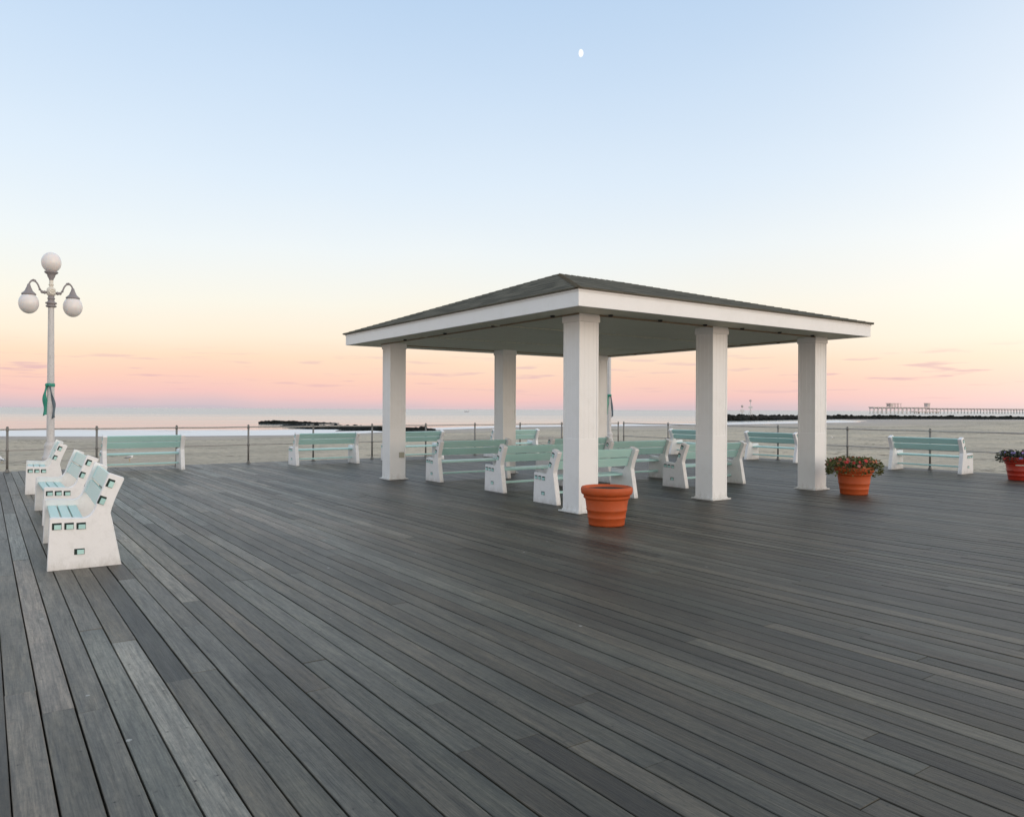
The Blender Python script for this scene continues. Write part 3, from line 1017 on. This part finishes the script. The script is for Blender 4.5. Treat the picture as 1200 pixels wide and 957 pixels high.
B = []
SEAW, LEFTW, RIGHTW = math.pi, -math.pi / 2, math.pi / 2
spec = [
    # left row: front looks to -X, so rot -90deg
    (1.20, 9.57, LEFTW, 'nearest bench of the row by the lamp post, its white end panel facing the camera'),
    (1.31, 12.98, LEFTW, 'middle bench of the left row, partly hidden behind the nearest one'),
    (1.32, 17.4, LEFTW, 'farthest bench of the left row, closest to the tall lamp post'),
    (3.37, 21.02, SEAW, 'bench against the seaward railing just right of the lamp post, back to the camera'),
    (8.12, 20.75, SEAW, 'bench at the seaward railing in the open gap left of the pavilion'),
    (11.12, 21.0, SEAW, 'bench at the seaward railing whose left end hides behind the rear left pavilion post'),
    (14.93, 21.0, SEAW, 'small looking bench at the seaward railing just right of the rear middle pavilion post'),
    (9.13, 14.42, SEAW, 'rearmost bench of the left column under the pavilion roof'),
    (9.10, 11.93, SEAW, 'middle bench of the left column under the pavilion roof'),
    (8.81, 9.92, SEAW, 'front bench of the left column, behind the nearest pavilion post and the empty pot'),
    (12.10, 14.25, SEAW, 'rearmost bench of the right column under the pavilion roof'),
    (12.22, 12.32, SEAW, 'middle bench of the right column under the pavilion roof'),
    (12.72, 10.60, SEAW, 'front bench of the right column, crossing behind the middle front pavilion post'),
    (20.33, 10.10, RIGHTW, 'bench at the right railing between the two flower pots in bloom'),
    (20.33, 14.88, RIGHTW, 'bench at the right railing, seen left of the front right pavilion post'),
    (20.33, 18.20, RIGHTW, 'bench at the right railing near the corner, seen left of the middle front post'),
]
for i, (xb, yb, rot, lab) in enumerate(spec):
    o = bench if i == 0 else copy_tree(bench)
    o['label'] = lab
    j = rnd.uniform(-0.012, 0.012)
    place(o, xb, yb, rot + j + (-0.035 if i == 0 else (-0.05 if i == 2 else 0)))
    B.append(o)


# ------------------------------------------------------------------ flower pots
POTP = [(0.0, 0.0), (0.235, 0.0), (0.25, 0.008), (0.254, 0.03), (0.261, 0.10), (0.268, 0.106), (0.269, 0.125), (0.266, 0.132), (0.279, 0.205), (0.286, 0.211),
        (0.287, 0.232), (0.284, 0.239), (0.302, 0.36), (0.303, 0.372), (0.322, 0.380), (0.328, 0.40), (0.326, 0.418), (0.330, 0.428), (0.352, 0.440), (0.362, 0.462),
        (0.366, 0.50), (0.362, 0.527), (0.350, 0.540), (0.335, 0.543), (0.326, 0.536), (0.318, 0.50), (0.305, 0.44), (0.0, 0.43)]


def pot_thing(label, loc, terracotta, scale=1.0, soil=True):
    t_ = thing('flower_pot', label, 'flower pot', loc, group='clay flower pots standing on the deck')
    bm = new_bm()
    add_lathe(bm, [(r_ * scale, z_ * scale) for r_, z_ in POTP], 64)
    obj('pot', bm, terracotta, t_)
    if soil:
        bm = new_bm()
        add_lathe(bm, [(0.3175 * scale, 0.503 * scale), (0.24 * scale, 0.512 * scale), (0.1 * scale, 0.505 * scale), (0, 0.509 * scale)], 32)
        obj('soil', bm, M['soil'], t_)
    return t_


def leafbed(parent, seed, rx, ztop, zlow, n_, mtl, size=0.05, cz=0.55):
    rr_ = random.Random(seed)
    bm = new_bm()
    for k in range(n_):
        a = rr_.uniform(0, 2 * math.pi)
        r_ = rx * math.sqrt(rr_.random())
        lump = 0.5 + 0.5 * noise.noise(Vector((math.cos(a) * 2 + seed, math.sin(a) * 2, r_ * 5)))
        edge_ = (r_ / rx)
        hi_ = ztop * (1 - 0.25 * edge_ ** 2) * (0.55 + 0.7 * lump)
        z_ = cz + rr_.uniform(-0.02, 1) * hi_
        if edge_ > 0.82:
            z_ = cz + rr_.uniform(-zlow * (0.4 + lump), hi_ * 0.8)
        c_ = Vector((math.cos(a) * r_, math.sin(a) * r_, z_))
        s_ = size * rr_.uniform(0.55, 1.25)
        d = Vector((math.cos(a) + rr_.gauss(0, .7), math.sin(a) + rr_.gauss(0, .7), rr_.uniform(-.5, .9))).normalized()
        sd2 = d.cross(Vector((rr_.gauss(0, 1), rr_.gauss(0, 1), rr_.gauss(0, 1)))).normalized()
        nrm_ = d.cross(sd2)
        p0 = c_
        p1 = c_ + d * s_ * .5 + sd2 * s_ * .32 + nrm_ * s_ * .1
        p2 = c_ + d * s_ - nrm_ * s_ * .12
        p3 = c_ + d * s_ * .5 - sd2 * s_ * .32 + nrm_ * s_ * .1
        q = [bm.verts.new(v) for v in (p0, p1, p2, p3)]
        bm.faces.new((q[0], q[1], q[2]))
        bm.faces.new((q[0], q[2], q[3]))
    # stems
    for k in range(40):
        a = rr_.uniform(0, 6.28)
        r_ = rx * rr_.uniform(0.2, 0.95)
        add_tube(bm, [(math.cos(a) * r_ * .4, math.sin(a) * r_ * .4, cz - 0.1), (math.cos(a) * r_ * .8, math.sin(a) * r_ * .8, cz + 0.05), (math.cos(a) * r_, math.sin(a) * r_, cz + rr_.uniform(-.05, ztop * .8))], 0.004, 4)
    return obj('foliage', bm, mtl, parent, recalc=False)


def bloom_mesh(mtl, size):
    bm = new_bm()
    rr_ = random.Random(size * 1000)
    for k in range(6):
        a = k * math.pi / 3
        for lay in (0, 1):
            aa = a + lay * 0.5
            s_ = size * (1 - 0.3 * lay)
            pts = [(0, 0, 0), (s_ * .6, -s_ * .34, s_ * (.12 + .3 * lay)), (s_, 0, s_ * (.05 + .5 * lay)), (s_ * .6, s_ * .34, s_ * (.12 + .3 * lay))]
            q = [bm.verts.new((x_ * math.cos(aa) - y_ * math.sin(aa), x_ * math.sin(aa) + y_ * math.cos(aa), z_)) for x_, y_, z_ in pts]
            bm.faces.new((q[0], q[1], q[2]))
            bm.faces.new((q[0], q[2], q[3]))
    me = bpy.data.meshes.new('blossom')
    bm.to_mesh(me)
    bm.free()
    me.materials.append(mtl)
    return me


def blooms(parent, seed, n_, rx, cz, ztop, mts, size=0.045):
    rr_ = random.Random(seed)
    mes = [bloom_mesh(mm, size * f_) for mm, f_ in zip(mts, (1.0, 0.9, 1.1))]
    for k in range(n_):
        a = 2 * math.pi * k / n_ * 3.7 + rr_.uniform(-.3, .3)
        r_ = rx * math.sqrt(rr_.uniform(0.15, 1.08))
        z_ = cz + ztop * rr_.uniform(0.25, 0.98) * (1 - 0.3 * (r_ / rx) ** 2)
        if r_ > rx * .9 and rr_.random() < .5:
            z_ = cz + rr_.uniform(-.06, .05)
        o = bpy.data.objects.new('blossom', mes[rr_.randrange(len(mes))])
        C.objects.link(o)
        o.parent = parent
        o.location = (math.cos(a) * r_, math.sin(a) * r_, z_)
        out_ = Vector((math.cos(a) * r_ / rx, math.sin(a) * r_ / rx, 0.65)).normalized()
        o.rotation_euler = out_.to_track_quat('Z', 'Y').to_euler()


pot_thing('empty terracotta flower pot in front of the nearest pavilion post', (7.12, 7.86, 0), M['terra'], 0.985)
p2 = pot_thing('orange terracotta pot full of pink and orange flowers right of the pavilion', (13.72, 8.12, 0), M['terra'], 0.98)
leafbed(p2, 3, 0.50, 0.20, 0.15, 1900, M['leaf'], 0.055, 0.52)
blooms(p2, 5, 78, 0.48, 0.52, 0.20, [M['bloom_pink'], M['bloom_orange'], M['bloom_red']], 0.036)
p3 = pot_thing('dark red pot of violet flowers cut off by the right edge of the photo', (19.83, 7.62, 0), M['terra_red'], 1.0)
leafbed(p3, 8, 0.47, 0.13, 0.14, 1300, M['leaf_dark'], 0.06, 0.55)
blooms(p3, 9, 50, 0.46, 0.55, 0.16, [M['bloom_violet'], M['bloom_violet'], M['bloom_red']], 0.036)
# pale sticker on the red pot: curved plate hugging the clay
bm = new_bm()
a0 = math.atan2(-7.62, -19.83) + 0.05
vv = []
for k in range(9):
    a = a0 - 0.38 + 0.55 * k / 8
    vv.append((bm.verts.new((0.311 * math.cos(a), 0.311 * math.sin(a), 0.385 - 0.012 * k / 8)), bm.verts.new((0.3085 * math.cos(a), 0.3085 * math.sin(a), 0.345 + 0.004 * k / 8))))
for (a, b_), (c_, d) in zip(vv[:-1], vv[1:]):
    bm.faces.new((a, b_, d, c_))
obj('label', bm, simple('paper_label', (0.66, 0.55, 0.47), 0.6), p3)


# ------------------------------------------------------------------ lamp posts
def ribbon(loc, label):
    """long ribbon knotted round the pole with two tails"""
    t_ = thing('ribbon', label, 'ribbon', loc, -TH, group='ribbons tied round the lamp posts')
    bm = new_bm()
    add_lathe(bm, [(0.086, -0.045), (0.094, -0.02), (0.094, 0.02), (0.086, 0.04)], 20)
    bmesh.ops.translate(bm, vec=(0, 0, 2.16), verts=bm.verts)
    for sx_ in (-0.03, 0.035):
        add_lathe(bm, [(0.0, -0.045), (0.035, -0.03), (0.042, 0.0), (0.03, 0.03), (0.0, 0.045)], 10, (sx_, -0.11, 2.16))
    obj('knot', bm, M['ribbon_g'], t_)
    for (sx_, L_, wd, mm, lean) in ((-1, 0.74, 0.11, M['ribbon_g'], 0.06), (1, 0.82, 0.07, M['ribbon_b'], 0.085)):
        bm = new_bm()
        prev = None
        n_ = 22
        for k in range(n_ + 1):
            u = k / n_
            cx = sx_ * (0.045 + lean * math.sin(u * 1.9) * 0.9) + (0 if sx_ < 0 else 0.0)
            cy = -0.105 - 0.02 * math.sin(u * 7 + sx_) + 0.055 * u
            w_ = wd * (0.55 + 0.6 * u) * (1 - 0.2 * math.sin(u * 9))
            z_ = 2.16 - L_ * u
            q = [bm.verts.new((cx - w_ / 2, cy + 0.012 * math.sin(u * 11), z_ - (0.03 if k == n_ else 0))),
                 bm.verts.new((cx, cy - 0.022 + 0.01 * math.sin(u * 6), z_)), bm.verts.new((cx + w_ / 2, cy + 0.012 * math.cos(u * 11), z_ + (0.02 if k == n_ else 0)))]
            if prev:
                for j in (0, 1):
                    f = bm.faces.new((prev[j], prev[j + 1], q[j + 1], q[j]))
                    f.smooth = True
            prev = q
        o = obj('tail', bm, mm, t_, recalc=False)
        sm = o.modifiers.new('thickness', 'SOLIDIFY')
        sm.thickness = 0.004
    return t_


def lamp_post(label, loc):
    t_ = thing('lamp_post', label, 'lamp post', loc, group='triple globe lamp posts on the boardwalk')
    bm = new_bm()
    add_lathe(bm, [(0.0, 0.004), (0.22, 0.004), (0.22, 0.05), (0.19, 0.07), (0.17, 0.30), (0.185, 0.33), (0.185, 0.38), (0.15, 0.42), (0.13, 0.62), (0.14, 0.66), (0.12, 0.70), (0.105, 0.75)], 24)
    obj('base', bm, M['lamp_metal'], t_)
    bm = new_bm()
    n_ = 20
    prof = []
    add_lathe(bm, [(0.088, 0.75), (0.066, 4.08)], 24, smooth=False)   # sixteen-sided shaft
    obj('pole', bm, M['lamp_metal'], t_)
    bm = new_bm()
    add_lathe(bm, [(0.072, 4.08), (0.10, 4.085), (0.118, 4.10), (0.118, 4.125), (0.09, 4.135), (0.09, 4.155), (0.125, 4.17), (0.125, 4.20), (0.09, 4.215),
                   (0.072, 4.235), (0.072, 4.28), (0.085, 4.29), (0.085, 4.31), (0.07, 4.32), (0.07, 4.37)], 24)
    obj('collar', bm, M['lamp_dark'], t_)
    bm = new_bm()
    add_lathe(bm, [(0.07, 4.37), (0.095, 4.39), (0.10, 4.46), (0.095, 4.54), (0.06, 4.57), (0.045, 4.58), (0.045, 4.62), (0.058, 4.63), (0.058, 4.65), (0.045, 4.66), (0.045, 4.75)], 24)
    obj('hub', bm, M['cream'], t_)
    for ang in (TH * -1, ):
        pass
    bm = new_bm()
    # round boss facing the viewer and the far side
    for s_ in (-1, 1):
        mt = Matrix.Translation((0, s_ * 0.1, 4.46)) @ Matrix.Rotation(-s_ * math.pi / 2, 4, 'X')
        n0 = len(bm.verts)
        add_lathe(bm, [(0.075, -0.01), (0.075, 0.015), (0.05, 0.02), (0.045, 0.008), (0.022, 0.008), (0.018, 0.03), (0.0, 0.034)], 16)
        bm.verts.ensure_lookup_table()
        bmesh.ops.transform(bm, matrix=mt, verts=bm.verts[n0:])
    obj('boss', bm, M['cream'], t_)
    for s_ in (-1, 1):
        bm = new_bm()
        pts = curve([(0.09, 4.45), (0.14, 4.44), (0.20, 4.45), (0.25, 4.52), (0.29, 4.62), (0.34, 4.68), (0.41, 4.69), (0.455, 4.65), (0.48, 4.58)], 4)
        add_tube(bm, [(s_ * a, 0, b_) for a, b_ in pts], [0.028 if 0.12 < a < 0.21 else 0.019 for a, b_ in pts], 10)
        for a, b_, r_ in ((0.14, 4.44, 0.045), (0.195, 4.445, 0.040), (0.245, 4.50, 0.030)):
            add_lathe(bm, [(0, -r_), (r_ * .8, -r_ * .6), (r_, 0), (r_ * .8, r_ * .6), (0, r_)], 12, (s_ * a, 0, b_))
        # leaf scroll on top of the bend
        add_tube(bm, [(s_ * 0.44, 0, 4.69), (s_ * 0.385, 0, 4.725), (s_ * 0.335, 0, 4.71), (s_ * 0.32, 0, 4.67)], [0.012, 0.016, 0.014, 0.006], 8)
        arm = obj('arm', bm, M['lamp_dark'], t_)
        bm = new_bm()
        add_lathe(bm, [(0.0, 4.62), (0.03, 4.60), (0.045, 4.54), (0.075, 4.47), (0.085, 4.44), (0.13, 4.395), (0.15, 4.38), (0.16, 4.355), (0.15, 4.34), (0.10, 4.345)], 24, (s_ * 0.48, 0, 0))
        obj('shade_cap', bm, M['lamp_dark'], arm)
        bm = new_bm()
        bmesh.ops.create_uvsphere(bm, u_segments=36, v_segments=24, radius=0.228)
        for f in bm.faces:
            f.smooth = True
        bmesh.ops.scale(bm, vec=(0.96, 0.96, 1.12), verts=bm.verts)
        bmesh.ops.translate(bm, vec=(s_ * 0.48, 0, 4.36 - 0.22), verts=bm.verts)
        obj('globe', bm, M['opal'], arm)
    bm = new_bm()
    add_lathe(bm, [(0.045, 4.75), (0.05, 4.78), (0.085, 4.85), (0.09, 4.89), (0.13, 4.92), (0.15, 4.94), (0.15, 4.965), (0.11, 4.97)], 24)
    obj('globe_holder', bm, M['lamp_dark'], t_)
    bm = new_bm()
    bmesh.ops.create_uvsphere(bm, u_segments=36, v_segments=24, radius=0.222)
    for f in bm.faces:
        f.smooth = True
    bmesh.ops.scale(bm, vec=(0.99, 0.99, 1.13), verts=bm.verts)
    bmesh.ops.translate(bm, vec=(0, 0, 5.195), verts=bm.verts)
    obj('globe', bm, M['opal'], t_)
    return t_


lp1 = lamp_post('tall grey lamp post with three white globes rising behind the left bench row', (1.37, 21.9, 0))
lp1.rotation_euler.z = R(10)
lp2 = dup(lp1, (19.9, 21.85, 0), 0, 'lamp post in the deck corner whose globes hide behind the pavilion roof')
ribbon((1.37, 21.9, 0), 'green and grey ribbon tied round the left lamp post')
ribbon((19.9, 21.85, 0), 'ribbon tied round the corner lamp post seen under the pavilion roof')


# ------------------------------------------------------------------ rocks, pier, boat, markers, birds
_t = bmesh.new()
bmesh.ops.create_icosphere(_t, subdivisions=2, radius=1.0)
ICO_V = [v.co.copy() for v in _t.verts]
ICO_F = [[v.index for v in f.verts] for f in _t.faces]
_t.free()


def jetty(label, path, hts, wid, n_, seed, size):
    """boulders heaped along a path [(X, Z)], heights above the water at its vertices"""
    rr_ = random.Random(seed)
    bm = new_bm()
    L = [0]
    for (a, b_), (c_, d) in zip(path[:-1], path[1:]):
        L.append(L[-1] + math.hypot(c_ - a, d - b_))
    for k in range(n_):
        s_ = rr_.uniform(0, L[-1])
        i = max(j for j in range(len(L)) if L[j] <= s_ + 1e-9)
        i = min(i, len(path) - 2)
        u = (s_ - L[i]) / (L[i + 1] - L[i])
        X = path[i][0] * (1 - u) + path[i + 1][0] * u
        Z = path[i][1] * (1 - u) + path[i + 1][1] * u
        hgt = hts[i] * (1 - u) + hts[i + 1] * u
        v = rr_.uniform(-1, 1)
        dx, dz = path[i + 1][0] - path[i][0], path[i + 1][1] - path[i][1]
        l_ = math.hypot(dx, dz)
        px_, pz_ = X - dz / l_ * v * wid, Z + dx / l_ * v * wid
        sz = size * rr_.uniform(0.6, 1.3) * min(1.0, 0.45 + hgt / 1.5)
        z_ = SEA - 0.2 + max(0.0, hgt - sz * 0.35) * (1 - abs(v)) * rr_.uniform(0.6, 1.0)
        cc = cw(px_, pz_, z_)
        rot = Matrix.Rotation(rr_.uniform(0, 6), 3, 'Z') @ Matrix.Rotation(rr_.uniform(-.6, .6), 3, 'X')
        ax = Vector((rr_.uniform(.8, 1.5), rr_.uniform(.7, 1.1), rr_.uniform(.5, .85)))
        sd3 = rr_.uniform(0, 50)
        nv = []
        for co in ICO_V:
            n3_ = 1 + 0.35 * noise.noise(co * 1.6 + Vector((sd3, 0, 0)))
            q = Vector((co.x * ax.x, co.y * ax.y, co.z * ax.z)) * n3_ * sz
            nv.append(bm.verts.new(rot @ q + cc))
        for fc in ICO_F:
            bm.faces.new([nv[j] for j in fc])
    # packed core of the heap
    prev = None
    for i, ((X, Z), hgt) in enumerate(zip(path, hts)):
        j0, j1 = path[max(i - 1, 0)], path[min(i + 1, len(path) - 1)]
        dx, dz = j1[0] - j0[0], j1[1] - j0[1]
        l_ = math.hypot(dx, dz)
        q = []
        for v, f_ in ((-1.0, -0.3), (-0.45, 0.72), (0.45, 0.72), (1.0, -0.3)):
            q.append(bm.verts.new(cw(X - dz / l_ * v * wid, Z + dx / l_ * v * wid, SEA + hgt * f_)))
        if prev:
            for k in range(3):
                bm.faces.new((prev[k], prev[k + 1], q[k + 1], q[k]))
        prev = q
    o = obj('rock_jetty', bm, M['rock'], recalc=False)
    return tag(o, label, 'jetty', 'dark rock jetties in the surf')


jetty('near dark rock jetty left of the pavilion running out from the sand', [(-16, 157), (-20, 157), (-27, 157), (-42, 170), (-57, 192)], [0.7, 1.05, 1.25, 1.15, 0.75], 2.4, 460, 1, 0.62)
jetty('far dark tip of rocks lying alone in the sea left of the pavilion', [(-74.5, 224), (-70, 225), (-65, 226), (-58, 229), (-53, 231)], [0.9, 1.45, 1.0, 0.6, 0.25], 2.2, 220, 2, 0.68)
jetty('long black rock jetty crossing the beach behind the right side of the pavilion', [(82, 318), (100, 332), (125, 360), (172, 410), (230, 430), (300, 438), (420, 445)],
      [3.2, 3.1, 2.9, 2.7, 2.4, 2.2, 2.0], 3.6, 1500, 3, 0.95)


def marker(label, X, Z, top, dia):
    t_ = thing('navigation_marker', label, 'marker', cw(X, Z, SEA), -TH, group='beacons on the right jetty')
    bm = new_bm()
    add_tube(bm, [(0, 0, 0.5), (0, 0, top)], 0.13, 8)
    for s_ in (-1, 1):
        add_tube(bm, [(s_ * 1.0, 0, 2.0), (0, 0, top * .62)], 0.07, 6)
    obj('mast', bm, M['pier_pale'], t_)
    bm = new_bm()
    add_lathe(bm, [(0, -dia), (dia, -dia * .5), (dia, dia * .5), (0, dia)], 8, (0, 0, top))
    obj('lantern', bm, M['pier'], t_)
    bm = new_bm()
    add_box(bm, -0.9, 0.9, -0.06, 0.06, top * .60, top * .60 + 1.0)
    obj('day_board', bm, M['pier_pale'], t_)


marker('shorter of the two beacons on the right jetty', 335 * 269.8 / 885, 335, 6.4, 0.55)
marker('taller of the two beacons on the right jetty', 337 * 279.5 / 885, 337, 8.9, 0.55)

# the long fishing pier far off to the right
PR = thing('pier', 'long timber fishing pier on piles far off on the right horizon', 'pier', cw(570, 1200, SEA))
p0, p1 = cw(570, 1200), cw(1330, 1720)
dv = (p1 - p0).normalized()
L_ = (p1 - p0).length
ang = math.atan2(dv.y, dv.x)
PR.rotation_euler.z = ang
bm = new_bm()
add_box(bm, 0, 175, -4, 4, 9.8, 10.9)
add_box(bm, 175, L_, -4, 4, 8.8, 9.8)
obj('deck', bm, M['pier'], PR)
bm = new_bm()
k = 3.0
rp = random.Random(4)
while k < L_:
    for s_ in (-3.2, 3.2):
        add_tube(bm, [(k + s_ * 0.1, s_, -3), (k, s_ * .9, 9.8 if k < 175 else 8.8)], 0.75, 6)
    add_box(bm, k - .5, k + .5, -4.2, 4.2, 8.3, 9.7) if k < 175 else add_box(bm, k - .5, k + .5, -4.2, 4.2, 7.3, 8.7)
    if rp.random() < .5:
        add_tube(bm, [(k - 4.5, -3.4, 1), (k, -3.4, 8.5)], 0.35, 5)
    k += 12.5 + rp.uniform(-.8, .8)
obj('piles', bm, M['pier_pale'], PR)
bm = new_bm()
for xx in (52, 60, 68, 76, 84):
    for s_ in (-3, 3):
        add_tube(bm, [(xx, s_, 11), (xx, s_, 16.4)], 0.35, 6)
add_box(bm, 50, 86, -4, 4, 16.4, 17.2)
add_box(bm, 53, 61, -3.4, 3.4, 11.7, 16)
obj('shelter', bm, M['pier'], PR)
bm = new_bm()
add_box(bm, 170, 178, -3, 3, 11.7, 17.5)
add_box(bm, 169, 179, -3.6, 3.6, 17.5, 18.2)
obj('hut', bm, M['pier'], PR)
bm = new_bm()
add_box(bm, 128, 205, -6, 6, 3.0, 4.4)
for xx in range(130, 205, 9):
    add_tube(bm, [(xx, -5, -2), (xx, -5, 3)], 0.5, 6)
obj('lower_landing', bm, M['pier'], PR)

# small boat at sea
bt = thing('boat', 'tiny fishing boat out at sea left of the rear middle pavilion post', 'boat', cw(-78, 1300, SEA), -TH)
bm = new_bm()
sec = [(-4.2, 0.5, 1.3), (-2.5, 1.3, 1.1), (0, 1.5, 1.0), (2.4, 1.2, 1.2), (4.4, 0.05, 1.8)]
rg = []
for x_, w_, h_ in sec:
    rg.append([bm.verts.new((x_, -w_, h_)), bm.verts.new((x_, -w_ * .6, -0.3)), bm.verts.new((x_, w_ * .6, -0.3)), bm.verts.new((x_, w_, h_))])
for a, b_ in zip(rg[:-1], rg[1:]):
    for k in range(4):
        bm.faces.new((a[k], a[(k + 1) % 4], b_[(k + 1) % 4], b_[k]))
bm.faces.new(rg[0])
obj('hull', bm, M['boat'], bt)
bm = new_bm()
add_box(bm, -1.2, 1.6, -0.9, 0.9, 1.0, 3.0, bev=0.15)
add_tube(bm, [(0, 0, 3), (0, 0, 5.5)], 0.08, 6)
obj('cabin', bm, M['gull'], bt)


def gull(label, loc, rot):
    t_ = thing('seagull', label, 'seagull', loc, rot, group='gulls standing on the sand')
    bm = new_bm()
    path = [(-0.24, 0, 0.17), (-0.17, 0, 0.185), (-0.08, 0, 0.20), (0.02, 0, 0.215), (0.10, 0, 0.24), (0.14, 0, 0.29), (0.155, 0, 0.335), (0.18, 0, 0.365), (0.215, 0, 0.37), (0.24, 0, 0.362)]
    add_tube(bm, path, [0.008, 0.035, 0.065, 0.08, 0.07, 0.045, 0.036, 0.042, 0.034, 0.01], 14)
    obj('body', bm, M['gull'], t_)
    for s_ in (-1, 1):
        bm = new_bm()
        q = [(-0.30, s_ * .012, .19), (-0.16, s_ * .052, .235), (-0.02, s_ * .082, .262), (0.09, s_ * .072, .262), (0.06, s_ * .09, .21), (-0.08, s_ * .083, .18), (-0.2, s_ * .045, .17)]
        vv_ = [bm.verts.new(p_) for p_ in q]
        bm.faces.new(vv_)
        o = obj('wing', bm, M['gull_grey'], t_)
        md = o.modifiers.new('thickness', 'SOLIDIFY')
        md.thickness = 0.012
    for s_ in (-1, 1):
        bm = new_bm()
        add_tube(bm, [(0.0, s_ * .03, 0.15), (0.01, s_ * .03, 0.07), (0.0, s_ * .03, 0.0), (0.045, s_ * .03, 0.0)], 0.006, 6)
        obj('leg', bm, M['beak'], t_)
    bm = new_bm()
    add_tube(bm, [(0.235, 0, 0.365), (0.27, 0, 0.358), (0.285, 0, 0.348)], [0.013, 0.009, 0.002], 6)
    obj('beak', bm, M['beak'], t_)
    return t_


def on_sand(X, Z):
    return cw(X, Z, sand_h(X, Z))


gull('gull on the sand at the far left edge of the photo', on_sand(-(597) * 38.5 / 885, 38.5), R(150) - TH)
gull('gull on the sand seen through the bench right of the lamp post', on_sand(-448 * 40 / 885, 40), R(40) - TH)
gull('gull far out on the sand right of the front right pavilion post', on_sand(376 * 88 / 885, 88), R(200) - TH)

# gibbous moon high over the pavilion
mz = 9000.0
mpos = cam.matrix_world @ Vector(((680.5 - 600) / 885 * mz, (478.5 - 62.5) / 885 * mz, -mz))
bm = new_bm()
bmesh.ops.create_uvsphere(bm, u_segments=32, v_segments=20, radius=1.0)
for v in bm.verts:
    v.co.x *= 33 * (1.0 if v.co.x > 0 else 0.74)
    v.co.y *= 36
    v.co.z *= 46
for f in bm.faces:
    f.smooth = True
mo = obj('moon', bm, M['moon'], loc=mpos, rotz=-TH)
tag(mo, 'small pale gibbous moon high in the sky above the pavilion', 'moon')
